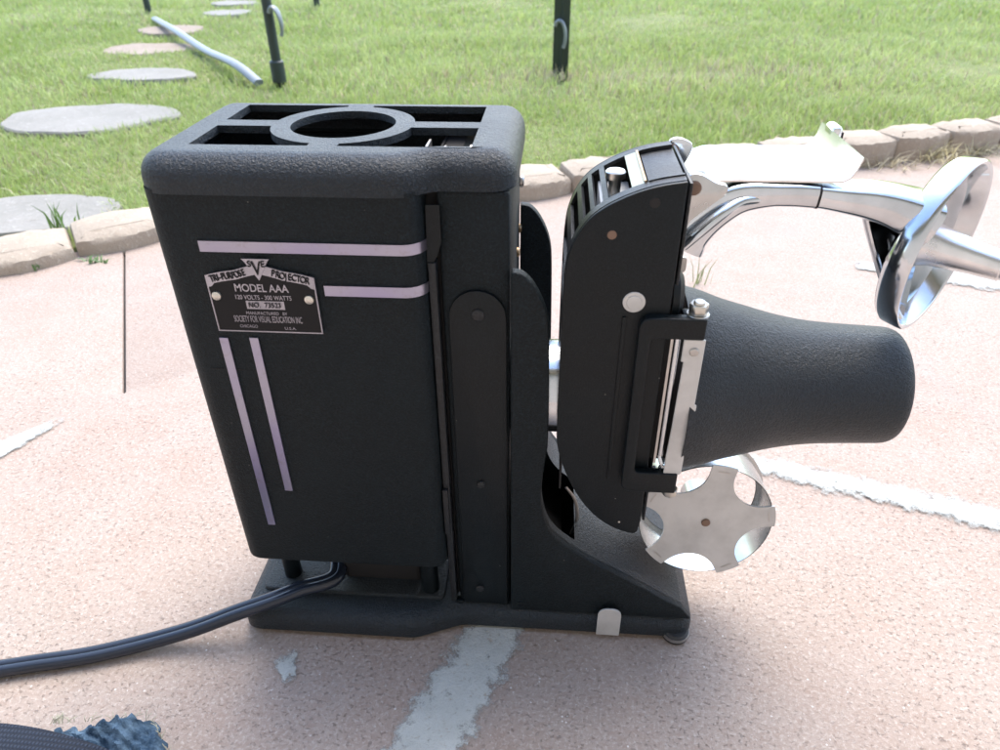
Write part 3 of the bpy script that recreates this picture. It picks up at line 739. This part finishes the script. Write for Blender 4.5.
# --- pedestal casting: web, sweep and slope
WY0, WY1 = .2880, .3800
def P(px, py, y=WY0): p = at(px, py, 'y', y); return (p.x, p.z)
left_x = -.0078
arch = [P(513, 273), P(522, 275), P(532, 284), P(541, 299), P(547, 316), P(549, 335)]
colr = [P(549, 380), P(548, 440), P(546, 456)]
sw = [P(543, 475), P(541, 497), P(543, 515), P(548, 529), P(556, 539), P(566, 547), P(580, 556), P(600, 567), P(622, 578), P(644, 589), P(664, 600), P(682, 609)]
xr_ = .1035
prof = [(left_x, .0180)] + [(left_x, arch[0][1])] + arch + colr + sw
prof = [(x, max(z, .0180)) for x, z in prof] + [(xr_, .0180)]
dense = [tuple(v[:2]) for v in catmull([(x, z, 0) for x, z in prof[2:-1]], 3)]
loop = [prof[0], prof[1]] + dense + [prof[-1]]
bm = B(); prism(bm, loop, WY0, WY0+.006, 'y'); ped = build('pedestal', bm, M['crinkle_fine'], proj, bevel=.0022, seg=3, ang=30)
bm = B(); prism(bm, loop, WY1-.006, WY1, 'y'); build('far_web', bm, M['crinkle_fine'], ped, bevel=.0018, seg=2, ang=30)
# curved sweep skin between the two webs, with the open throat
i0 = min(range(len(dense)), key=lambda i: abs(dense[i][1]-colr[1][1]) if i > len(dense)*.3 else 9)
skin = dense[i0:] + [(xr_, .0180)]
bm = B(); ys = [WY0+.004, WY0+.010, .305, .320, .335, .350, .362, WY1-.004]
g = [[bm.verts.new((x, y, z)) for y in ys] for x, z in skin]
for i in range(len(skin)-1):
    hole = skin[i][0] < P(575, 548)[0] and skin[i][1] < colr[1][1]-.006
    for j in range(len(ys)-1):
        if hole and 1 <= j <= 4: continue
        bm.faces.new((g[i][j], g[i+1][j], g[i+1][j+1], g[i][j+1]))
build('slope_plate', bm, M['crinkle'], ped)
# inside of the throat: curved deflector
bm = B(); q = [(-.004, .13), (.004, .085), (.014, .055), (.026, .040)]
for s1, s2 in zip(q, q[1:]):
    v = [bm.verts.new(c) for c in ((s1[0]-.003, .300, s1[1]), (s2[0]-.003, .300, s2[1]), (s2[0]-.003, .366, s2[1]), (s1[0]-.003, .366, s1[1]))]; bm.faces.new(v)
build('throat_lining', bm, M['inside'], ped)
q = [at(566, 487, 'y', .315), at(575, 500, 'y', .315), at(577, 518, 'y', .315), at(571, 534, 'y', .315)]
build('throat_trim', sweep(B(), catmull(q, 4), .0010, .0005, 8, (0, 1, 0)), M['steel'], ped)
build('lip', box(B(), left_x+.0004, left_x+.004, WY0+.006, WY1-.006, .19, .196), M['satin'], ped)
for px, py in ((632, 603), (541, 597)):
    p = at(px-20, py-3, 'y', WY0); screw('web_screw', (p.x, WY0, .0235), (0, -1, 0), .0022, ped, M['satin'], .001)

# --- condenser barrel between pedestal and film housing
AX = (.322, .166)
build('condenser_barrel', lathe(B(), (-.010, AX[0], AX[1]), (1, 0, 0), [(0, .024), (.010, .0255), (.0102, .0285), (.0135, .0285), (.0137, .0255), (.0275, .0255), (.030, .0225)], 48), M['chrome'], proj)

# --- film housing (tall half-round box)
HY0, HY1 = .2875, .3470
def H(px, py): p = at(px, py, 'y', HY0); return (p.x, p.z)
arc_px = [(561, 330), (563, 295), (566, 266), (571, 248), (579, 232), (590, 218), (603, 208), (620, 199), (640, 191), (662, 185), (686, 181)]
arc = [H(*q) for q in arc_px]
bot_px = [(642, 520), (641, 530), (632, 532), (615, 527), (598, 517), (584, 503), (572, 485), (563, 465), (557, 443), (557, 420)]
bot = [H(*q) for q in bot_px]
xR = (H(686, 181)[0]+H(641, 525)[0])/2
xLc = (arc[0][0]+bot[-1][0])/2
arc[0] = (xLc, arc[0][1]); bot[-1] = (xLc, bot[-1][1]); arc[1] = (min(arc[1][0], xLc+.0004), arc[1][1]); bot[0] = (xR, bot[0][1]); bot[1] = (xR-.001, bot[1][1]); arc[-1] = (xR, arc[-1][1])
arcd = [tuple(v[:2]) for v in catmull([(x, z, 0) for x, z in arc], 5)]; botd = [tuple(v[:2]) for v in catmull([(x, z, 0) for x, z in bot[1:]], 3)]
outl = arcd + [bot[0]] + botd
hous = build('film_housing', prism(B(), outl, HY0-.0012, HY0+.0008, 'y'), M['satin'], proj, bevel=.0005)
build('far_plate', prism(B(), outl, HY1-.0015, HY1, 'y'), M['satin'], hous, bevel=.0004)
# lower curved skin
bm = B(); sk = [arcd[0]] + botd[::-1]; sk = [(x+.0006, z) for x, z in sk]
a = [bm.verts.new((x, HY0+.0006, z)) for x, z in sk]; b = [bm.verts.new((x, HY1-.0012, z)) for x, z in sk]
for i in range(len(sk)-1): bm.faces.new((a[i], a[i+1], b[i+1], b[i]))
build('lower_skin', bm, M['satin'], hous)
# slotted upper band
import bisect
al = [0]
for p, q in zip(arcd, arcd[1:]): al.append(al[-1]+math.hypot(q[0]-p[0], q[1]-p[1]))
TOT = al[-1]
def apt(s):
    s = max(0, min(TOT, s)); i = max(0, min(len(al)-2, bisect.bisect_right(al, s)-1)); t = (s-al[i])/(al[i+1]-al[i])
    p, q = arcd[i], arcd[i+1]; d = Vector((q[0]-p[0], q[1]-p[1])).normalized(); n = Vector((d.y, -d.x))
    return Vector((p[0]+(q[0]-p[0])*t, p[1]+(q[1]-p[1])*t)), n
def s_of(f):
    x = xLc+f*(xR-xLc)
    lo = 0; hi = TOT
    for _ in range(40):
        m_ = (lo+hi)/2
        if apt(m_)[0].x < x: lo = m_
        else: hi = m_
    return lo
def band(bm, s0, s1, ya, yb_, off=0, th=.0016, n=8):
    rows = []
    for k in range(n+1):
        p, nn = apt(s0+(s1-s0)*k/n); o = p - nn*off; i_ = p + nn*th
        rows.append([bm.verts.new((o.x, ya, o.y)), bm.verts.new((o.x, yb_, o.y)), bm.verts.new((i_.x, yb_, i_.y)), bm.verts.new((i_.x, ya, i_.y))])
    for a, b in zip(rows, rows[1:]):
        for j in range(4): bm.faces.new((a[j], a[(j+1) % 4], b[(j+1) % 4], b[j]))
    bm.faces.new(rows[0]); bm.faces.new(rows[-1][::-1])
bm = B(); band(bm, 0, TOT, HY0+.0016, HY0+.0075, n=40); build('upper_rail', bm, M['worn'], hous)
bm = B(); band(bm, 0, TOT, HY1-.0075, HY1-.0016, n=40); build('upper_rail', bm, M['worn'], hous)
zlow = s_of(.02)
for s0, s1 in ((0, zlow*.35), (zlow*.62, zlow*.74), (s_of(.03), s_of(.06)), (s_of(.12), s_of(.155)), (s_of(.215), s_of(.25)), (s_of(.32), s_of(.365))):
    bm = B(); band(bm, s0, s1, HY0+.0076, HY1-.0076, n=5); build('louver_bar', bm, M['worn'], hous)
bm = B(); band(bm, s_of(.56), s_of(.68), HY0+.0076, HY1-.0076, n=5); lb_ = build('label_bar', bm, M['decal'], hous)
bm = B(); band(bm, s_of(.665), s_of(.685), HY0+.0078, HY1-.0078, off=.0008, n=2); build('brass_edge', bm, M['brass'], lb_)
bm = B(); band(bm, s_of(.70), TOT, HY0+.0076, HY1-.0076, off=-.0012, th=.003, n=8); build('top_panel', bm, M['worn'], hous)
bm = B(); band(bm, s_of(.70), TOT, HY0+.0072, HY0+.0088, off=.0006, th=.001, n=8); build('panel_rib', bm, M['worn'], hous)
bm = B(); band(bm, s_of(.70), TOT, HY1-.0088, HY1-.0072, off=.0006, th=.001, n=8); build('panel_rib', bm, M['worn'], hous)
# silver block and knob inside the opening
kp = at(610, 180, 'y', .315)
build('carrier_block', box(B(), .031, .0455, .305, .338, kp.z-.030, kp.z-.008), M['alu'], hous, bevel=.0006)
build('carrier_knob', lathe(B(), (.0375, .318, kp.z-.008), (0, 0, 1), [(0, .0028), (.008, .0028), (.0082, .0046), (.011, .0046), (.0116, .004)], 28), M['zinc'], hous)
build('inner_wall', box(B(), .0185, .0195, HY0+.002, HY1-.002, .12, .215), M['inside'], hous)
# right end: black mouth and thin front plate
build('mouth_back', box(B(), xR-.012, xR-.0105, HY0+.002, HY1-.002, .10, .286), M['inside'], hous)
build('film_gate_frame', box(B(), xR+.0016, xR+.0030, HY0+.003, HY1-.001, .098, .2900), M['worn'], hous, bevel=.0004)
# marks on the near plate
def hp(px, py): return at(px, py, 'y', HY0-.0012)
rv = build('rivet', lathe(B(), hp(634, 302), (0, -1, 0), [(-.001, .0052), (.0005, .0050), (.0007, .0040), (.0005, .0034), (.0009, .0032), (.0010, .0002)], 32), M['alu'], hous)
screw('brass_screw', hp(612, 235), (0, -1, 0), .0020, hous, M['rust'], .0003, False)
screw('plate_hole', hp(655, 203), (0, -1, 0), .0022, hous, M['inside'], .0002, False)
screw('paint_chip', hp(619, 522), (0, -1, 0), .0006, hous, M['zinc'], .0002, False)
# raised channel ribs
def hz(px, py): q = hp(px, py); return q.x, q.z
# --- C-shaped gate handle
GY0, GY1 = HY0-.0065, HY0-.0013
def G(px, py): p = at(px, py, 'y', GY0); return (p.x, p.z)
o_ = [G(641, 318), G(710, 324), G(708, 342), G(650, 341), G(647, 350), G(637, 470), G(640, 474), G(676, 477), G(674, 495), G(632, 492), G(624, 486), G(618, 476), G(636, 330)]
xa = (G(624, 480)[0]+G(636, 340)[0])/2; xb = (G(647, 350)[0]+G(637, 470)[0])/2; xt = G(706, 333)[0]; xbt = G(676, 486)[0]
zT, zt2, zB2, zB = G(660, 319)[1], G(672, 340)[1], G(655, 474)[1], G(655, 493)[1]
cs = rnd([(xa, zT), (xt, zT), (xt, zt2), (xb, zt2), (xb, zB2), (xbt, zB2), (xbt, zB), (xa, zB)], [.006, .001, .001, .003, .003, .001, .001, .006], 5)
hd = build('gate_handle', prism(B(), cs, GY0, GY1, 'y'), M['satin'], proj, bevel=.0012, seg=3)
build('channel_rib', prism(B(), rnd([(xa-.0075, zB+.004), (xa-.0058, zB+.004), (xa-.0058, zT-.002), (xa-.0075, zT-.002)], .0006, 3), HY0-.0022, HY0-.001, 'y'), M['satin'], hous, bevel=.0004)
# pivot lugs carrying the bolts
zc = .5*(zT+zt2)
build('bolt_lug', box(B(), xt-.010, xt-.0005, GY0+.0025, GY0+.013, zt2-.0002, zT-.0006), M['satin'], hd, bevel=.0015)
p = at(700, 312, 'y', GY0+.006)
bolt = hexbolt('bolt', (p.x-.0008, GY0+.006, zT+.0004), (0, 0, 1), .0044, .0048, proj, M['zinc'])
p = at(668, 498, 'y', GY0+.005)
build('nut', lathe(B(), (p.x, GY0+.005, zB-.0002), (0, 0, -1), [(0, .0042), (.0035, .0042), (.0052, .0028), (.0056, .001)], 8), M['zinc'], proj, bevel=.0002, seg=1)
# silver gate strip with its hinge leaf
GS = GY0+.001
xs0, xs1 = at(684, 342, 'y', GS).x, at(706, 342, 'y', GS).x
z0_, z1_ = at(672, 475, 'y', GS).z, zt2-.0003
strip = [(xs0, z1_), (xs1, z1_), (xs1, .5*(z0_+z1_)+.004), (xs1+.001, .5*(z0_+z1_)+.004), (xs1+.001, .5*(z0_+z1_)-.016), (xs1-.0008, .5*(z0_+z1_)-.016), (xs1-.0008, z0_+.001), (xs1-.002, z0_), (xs0, z0_), (xs0, z0_+.012), (xs0+.0006, z0_+.03), (xs0+.0012, z1_-.012), (xs0, z1_-.012)]
gs = build('gate_strip', prism(B(), strip, GS, GS+.0012, 'y'), M['alu'], proj, bevel=.0003, seg=1)
p = at(694, 352, 'y', GS); screw('strip_screw', p, (0, -1, 0), .0022, gs, M['steel'], .001)
build('strip_edge', box(B(), xs0-.0056, xs0-.0044, GS+.002, GS+.003, z0_+.006, z1_), M['steel'], gs)
build('gate_rod', cyl(B(), (xs0-.0022, GS+.004, z0_+.010), (xs0-.0022, GS+.004, z1_), .0016, 14), M['chrome'], gs)
build('gate_back', box(B(), xb+.0005, xs0+.004, GS+.008, GS+.010, z0_+.004, z1_), M['inside'], gs)
build('gate_lever', sweep(B(), catmull([(xs0-.0025, GS+.004, z0_+.010), (xs0-.001, GS+.002, z0_+.004), (xs0-.003, GS+.006, z0_-.006)], 4), .0014, None, 10), M['chrome'], gs)
# small fittings at the back of the gate
p = at(680, 264, 'y', .330); build('gate_tab', prism(B(), rnd([(xR+.001, p.z-.005), (p.x+.003, p.z-.004), (p.x+.003, p.z+.004), (xR+.001, p.z+.004)], .002, 4), .329, .3305, 'y'), M['steel'], proj)
p = at(678, 293, 'y', .300); build('gate_bulge', lathe(B(), (xR+.001, .300, p.z), (1, 0, 0), [(0, .013), (.003, .0125), (.0055, .009)], 28), M['satin'], proj)

# --- lens cone
LA = (.331, .1675)
prof = []
ctrl = [(.0790, .0515), (.090, .0486), (.102, .0444), (.115, .0409), (.128, .0374), (.141, .0348), (.154, .0332), (.170, .0323), (.182, .0318), (.189, .0314), (.1925, .0302), (.194, .0285)]
cc = catmull([(a, b, 0) for a, b in ctrl], 4)
bm = lathe(B(), (0, LA[0], LA[1]), (1, 0, 0), [(v.x, v.y) for v in cc] + [(.193, .0265), (.150, .0260), (.0815, .046), (.0790, .0508)], 80, caps=False)
cone = build('lens_cone', bm, M['crinkle'], proj)
build('lens_glass', lathe(B(), (.182, LA[0], LA[1]), (1, 0, 0), [(0, .0262), (.002, .02), (.003, .0005)], 40, caps=False), M['badge_black'], cone)
build('lens_mount', lathe(B(), (xR+.003, LA[0]-.004, LA[1]), (1, 0, 0), [(0, .022), (.030, .022)], 40), M['inside'], proj)

# --- lower take-up spool
SC = Vector((.1072, .3115, .0780)); SA = Vector((.0137, -.9935, .1129)).normalized(); SR = .0405
a_, u_, v_ = frame(SA)
def disc(bm, c, R, th, notch=True):
    pts = []; ang0 = [math.radians(x) for x in (45, -27, -99, -171, 117)]
    n = 240; rn = .0175; dn = R*1.04
    for i in range(n):
        t = 2*PI*i/n; r = R
        if notch:
            for k in ang0:
                d = (t-k+PI) % (2*PI)-PI; s2 = rn**2-(dn*math.sin(d))**2
                if s2 > 0 and math.cos(d) > 0: r = min(r, dn*math.cos(d)-math.sqrt(s2)) if dn*math.cos(d)-math.sqrt(s2) < R else r
        pts.append((r*math.cos(t), r*math.sin(t)))
    # screen-up basis: u = +X-ish, v = +Z-ish
    ux = Vector((1, 0, 0)); ux = (ux-a_*ux.dot(a_)).normalized(); vz = ux.cross(-a_)*1.0
    if vz.z < 0: vz = -vz
    lo = [bm.verts.new(c+ux*p[0]+vz*p[1]) for p in pts]; hi = [bm.verts.new(c-a_*th+ux*p[0]+vz*p[1]) for p in pts]
    bm.faces.new(lo); bm.faces.new(hi[::-1])
    for i in range(n): bm.faces.new((lo[i], lo[(i+1) % n], hi[(i+1) % n], hi[i]))
    return ux, vz
bm = B(); ux, vz = disc(bm, SC, SR, .0012); spool = build('film_spool', bm, M['alu'], proj, ang=60)
# tab slots and hub screw
for k in (9, -63, -135, 153, 81):
    bm = B()
    t = math.radians(k); c = SC+a_*.0003+(ux*math.cos(t)+vz*math.sin(t))*SR*.90; d = ux*math.cos(t)+vz*math.sin(t); e = -ux*math.sin(t)+vz*math.cos(t)
    q = [bm.verts.new(c+e*.0034*x+d*.0003*y) for x, y in ((-1, -1), (1, -1), (1, 1), (-1, 1))]; bm.faces.new(q)
    build('tab_slot', bm, M['steel'], spool)
screw('hub_screw', SC+a_*.0002, SA, .0026, spool, M['rust'], .0012)
# drum of bent sheet behind the disc, open towards it
bm = lathe(B(), SC-a_*.00125, -a_, [(0, SR*.97), (.030, SR*.97), (.030, SR*.96), (.0, SR*.96)], 80, caps=False)
lathe(bm, SC-a_*.0295, -a_, [(0, SR*.90), (0, SR*1.01), (.001, SR*1.01), (.001, SR*.90)], 80, caps=False)
lathe(bm, SC-a_*.0014, -a_, [(0, .010), (.029, .010)], 30)
build('spool_drum', bm, M['drum'], spool, ang=30)
build('spool_bracket', box(B(), .062, .075, .3305, .338, .070, .102), M['satin'], proj, bevel=.001)

# --- upper film arm: ears, strut, tray, flared end, spool ring and spindle
def ear(pts, y, th=.003):
    q = [(at(px, py, 'y', y).x, at(px, py, 'y', y).z) for px, py in pts]
    q = [tuple(v[:2]) for v in catmull([(a, b, 0) for a, b in q+[q[0]]], 4)][:-1]
    return prism(B(), q, y, y+th, 'y')
arm = build('arm_bracket', ear([(687, 178), (694, 174), (704, 176), (716, 183), (728, 187), (724, 196), (708, 208), (690, 222), (685, 232), (684, 205)], .303, .004), M['drum'], proj, bevel=.0008)
build('far_ear', ear([(666, 155), (669, 142), (677, 138), (686, 140), (693, 146), (687, 160), (676, 172), (668, 170)], .352, .003), M['chrome'], arm, bevel=.0006)
screw('ear_screw', at(694, 188, 'y', .303), (0, -1, 0), .0032, arm, M['rust'], .0012)
screw('ear_screw', at(673, 150, 'y', .352), (0, -1, 0), .0030, arm, M['rust'], .0012)
AY = .322
st_px = [(678, 240), (686, 228), (700, 215), (718, 203), (738, 194), (762, 191), (790, 191), (815, 193)]
pts = catmull([at(px, py, 'y', AY) for px, py in st_px], 5)
strut = build('arm_strut', sweep(B(), pts, lambda t: .0135-.006*t, lambda t: .0085-.0035*min(1, t*1.3), 24, (0, 1, 0.001), 2.6) if False else sweep(B(), pts, lambda t: .012-.004*t, lambda t: .0125-.0068*min(1, t*1.3), 32, (0, 0, 1), 3.6), M['chrome'], arm)
build('lower_brace', sweep(B(), catmull([at(683, 246, 'y', .306), at(700, 232, 'y', .306), at(722, 214, 'y', .308), at(742, 201, 'y', .313), at(770, 198, 'y', .3175)], 5), .003, .0024, 12), M['chrome'], arm)
# tray (sheet with upturned end)
ty0, ty1 = .3160, .3700
bm = B(); sec = [(.0735, .2715), (.0765, .2775), (.0795, .2815), (.084, .2832), (.092, .2836), (.110, .2836), (.124, .2836), (.1325, .2837), (.1355, .2843), (.1377, .2862), (.1392, .2898), (.1405, .2955)]
g = []
for x, z in sec:
    t = max(0, (x-.132)/.0082); row = []
    for y in (ty0, ty0+.0006, ty0+.018, .343, ty1-.012, ty1-.0006, ty1):
        yy = y; 
        row.append(bm.verts.new((x + (.002*max(0, t)*(1 if y < .33 else 0)), yy, z + (-.0015*t if y < .33 else 0))))
    g.append(row)
for a, b in zip(g, g[1:]):
    for j in range(len(a)-1): bm.faces.new((a[j], b[j], b[j+1], a[j+1]))
r_ = bmesh.ops.extrude_face_region(bm, geom=list(bm.faces)); vv = [q for q in r_['geom'] if isinstance(q, bmesh.types.BMVert)]
bmesh.ops.translate(bm, verts=vv, vec=(.0003, 0, -.0010))
tray = build('film_tray', bm, M['tray'], arm)
build('tray_lug', box(B(), .1400, .1452, .352, .3645, .287, .2975), M['tray'], tray, bevel=.0022, seg=3)
build('tray_hole', box(B(), .1427, .1460, .3535, .358, .290, .2945), M['inside'], tray)
build('tray_wing', prism(B(), rnd([(.1440, .2915), (.1484, .2948), (.1478, .3020), (.1430, .2990)], .0006, 3), ty1-.013, ty1-.0118, 'y'), M['tray'], tray) if False else None
# flared end piece
RA = Vector((.726, -.689, -.044)).normalized(); RC = Vector((.1968, .330, .2473)); RR = .0420
pts = catmull([at(814, 193, 'y', AY), at(840, 196, 'y', AY), at(866, 199, 'y', AY), at(890, 206, 'y', AY+.002), at(914, 216, 'y', AY+.004)], 6)
build('arm_end', sweep(B(), pts, lambda t: .0082+.010*t**1.5, lambda t: .0056+.0062*t**1.6, 32, (0, 0, 1), 3.2), M['chrome'], arm)
q0, q1 = at(813.5, 193, 'y', AY), at(815.5, 193.1, 'y', AY); build('arm_seam', sweep(B(), [q0, q1], .0083, .0057, 32, (0, 0, 1), 3.6), M['inside'], arm)
# curved shell fin from arm down to the ring
bm = B(); outer_ = catmull([at(863, 203, 'y', AY-.004), at(868, 228, 'y', AY-.004), at(876, 258, 'y', AY-.004), at(887, 292, 'y', AY-.004), at(900, 318, 'y', AY-.006)], 6)
back = RC - RA*.014
inner_ = catmull([at(915, 212, 'y', AY+.010), at(918, 232, 'y', AY+.014), at(918, 254, 'y', AY+.014), at(912, 280, 'y', AY+.010), at(904, 316, 'y', AY-.002)], 6)
g = []
for p, q in zip(outer_, inner_):
    row = []
    for k in range(9): t = k/8; w_ = p.lerp(q, t); w_ = w_ + Vector((0, .010*math.sin(PI*t), 0)); row.append(bm.verts.new(w_))
    g.append(row)
for a, b in zip(g, g[1:]):
    for j in range(8): bm.faces.new((a[j], a[j+1], b[j+1], b[j]))
r_ = bmesh.ops.extrude_face_region(bm, geom=list(bm.faces)); vv = [q for q in r_['geom'] if isinstance(q, bmesh.types.BMVert)]
bmesh.ops.translate(bm, verts=vv, vec=(0, .0018, 0)); build('arm_fin', bm, M['chrome'], arm)
build('fin_rib', sweep(B(), outer_, .0016, None, 10, (0, 1, 0)), M['chrome'], arm)
# ring dish
bm = lathe(B(), RC, RA, [(-.0125, .0005), (-.0125, RR*.80), (-.0118, RR*.93), (-.009, RR*.985), (-.002, RR), (0, RR), (.0006, RR*.985), (.0004, RR*.955), (-.0005, RR*.94), (-.0085, RR*.90), (-.0098, RR*.84), (-.0100, RR*.40), (-.0098, .0005)], 96, caps=False)
ring = build('spool_ring', bm, M['chrome'], arm, ang=50)
bm = lathe(B(), RC, RA, [(-.0099, .0145), (-.0090, .0120), (-.004, .0100), (.004, .0088), (.014, .0076), (.026, .0066), (.0265, .0060), (.060, .0052), (.062, .004)], 48)
build('spindle', bm, M['tray'], ring)

# --- power cord: two conductors side by side
cp = [(-.105, .330, .036), (-.122, .318, .030), at(335, 577, 'z', .028), at(300, 589, 'z', .025), at(272, 600, 'z', .0245), at(235, 613, 'z', .020), at(195, 628, 'z', .012), at(150, 641, 'z', .006), at(90, 655, 'z', .0045), at(30, 664, 'z', .0045), at(-40, 675, 'z', .0045), at(-140, 690, 'z', .0045)]
path = catmull(cp, 8); bm = B()
for sgn in (-1, 1):
    q = []
    for i, p in enumerate(path):
        d = (path[min(i+1, len(path)-1)]-path[max(i-1, 0)]).normalized(); s1 = d.cross(Vector((0, 0, 1))).normalized(); q.append(p+s1*sgn*.0020)
    sweep(bm, q, .0037, None, 14)
build('power_cord', bm, M['cord'], proj)

# ------------------------------------------------------------------ strap and denim at the lower left
bm = B(); pth = []
sp = catmull([at(-60, 722, 'z', .018), at(-20, 722, 'z', .021), at(20, 725, 'z', .022), at(60, 733, 'z', .021), at(95, 744, 'z', .018), at(125, 757, 'z', .012), at(160, 775, 'z', .004)], 6)
g = []
for i, p in enumerate(sp):
    row = []
    for k in range(10):
        t = k/9; row.append(bm.verts.new((p.x-.004*t, p.y-.040*t, p.z+.004*math.sin(PI*t*.8)-.001*t)))
    g.append(row)
for a, b in zip(g, g[1:]):
    for j in range(9): bm.faces.new((a[j], a[j+1], b[j+1], b[j]))
r_ = bmesh.ops.extrude_face_region(bm, geom=list(bm.faces)); vv = [q for q in r_['geom'] if isinstance(q, bmesh.types.BMVert)]
bmesh.ops.translate(bm, verts=vv, vec=(0, 0, -.0022))
tag(build('webbing_strap', bm, M['webbing'], origin_low=True), 'dark blue woven webbing strap at the lower left corner', 'strap')
bm = B(); A0, A1 = at(48, 722, 'z', .012), at(152, 717, 'z', .012); B0, B1 = at(90, 790, 'z', .006), at(178, 775, 'z', .004)
NU, NV = 40, 26; g = []
for i in range(NU+1):
    row = []
    for j in range(NV+1):
        u, v = i/NU, j/NV; p = A0.lerp(A1, u).lerp(B0.lerp(B1, u), v)
        wr = .0016*math.sin(u*17+v*11)+.0010*math.sin(u*39-v*15+1)+.0007*math.sin(v*31+u*13+2*math.sin(u*9))
        h = .012*math.exp(-((u-.7)/.3)**2)*(1-.3*v)+wr*.8
        edge = min(u, 1-u, v*1.5)*14; h *= min(1, edge+.35)
        row.append(bm.verts.new((p.x+random.uniform(-.0005, .0005)+(.002*math.sin(v*19) if u > .95 else 0), p.y+random.uniform(-.0005, .0005)+(.0014*math.sin(u*41) if v < .05 else 0), max(.0022, .004+h))))
    g.append(row)
for a, b in zip(g, g[1:]):
    for j in range(NV): bm.faces.new((a[j], a[j+1], b[j+1], b[j]))
r_ = bmesh.ops.extrude_face_region(bm, geom=list(bm.faces)); vv = [q for q in r_['geom'] if isinstance(q, bmesh.types.BMVert)]
bmesh.ops.translate(bm, verts=vv, vec=(0, 0, -.0015))
den = build('denim_scrap', bm, M['denim'], origin_low=True); tag(den, 'crumpled frayed blue denim scrap lying beside the webbing strap', 'denim scrap')
bm = B()
for k in range(46):
    if k < 14: p = at(58+random.uniform(-6, 6), 721, 'z', .013)
    elif k < 34: p = A0.lerp(A1, random.random())
    else: p = A1.lerp(B1, random.random()*.7)
    d = Vector((random.uniform(-1, 1), random.uniform(.1, 1), random.uniform(0, .9))).normalized()*random.uniform(.002, .005)
    sweep(bm, [p-d*.4, p+d*.3+Vector((0, 0, .001)), p+d], .00022, None, 5)
build('frayed_threads', bm, M['thread'], den)
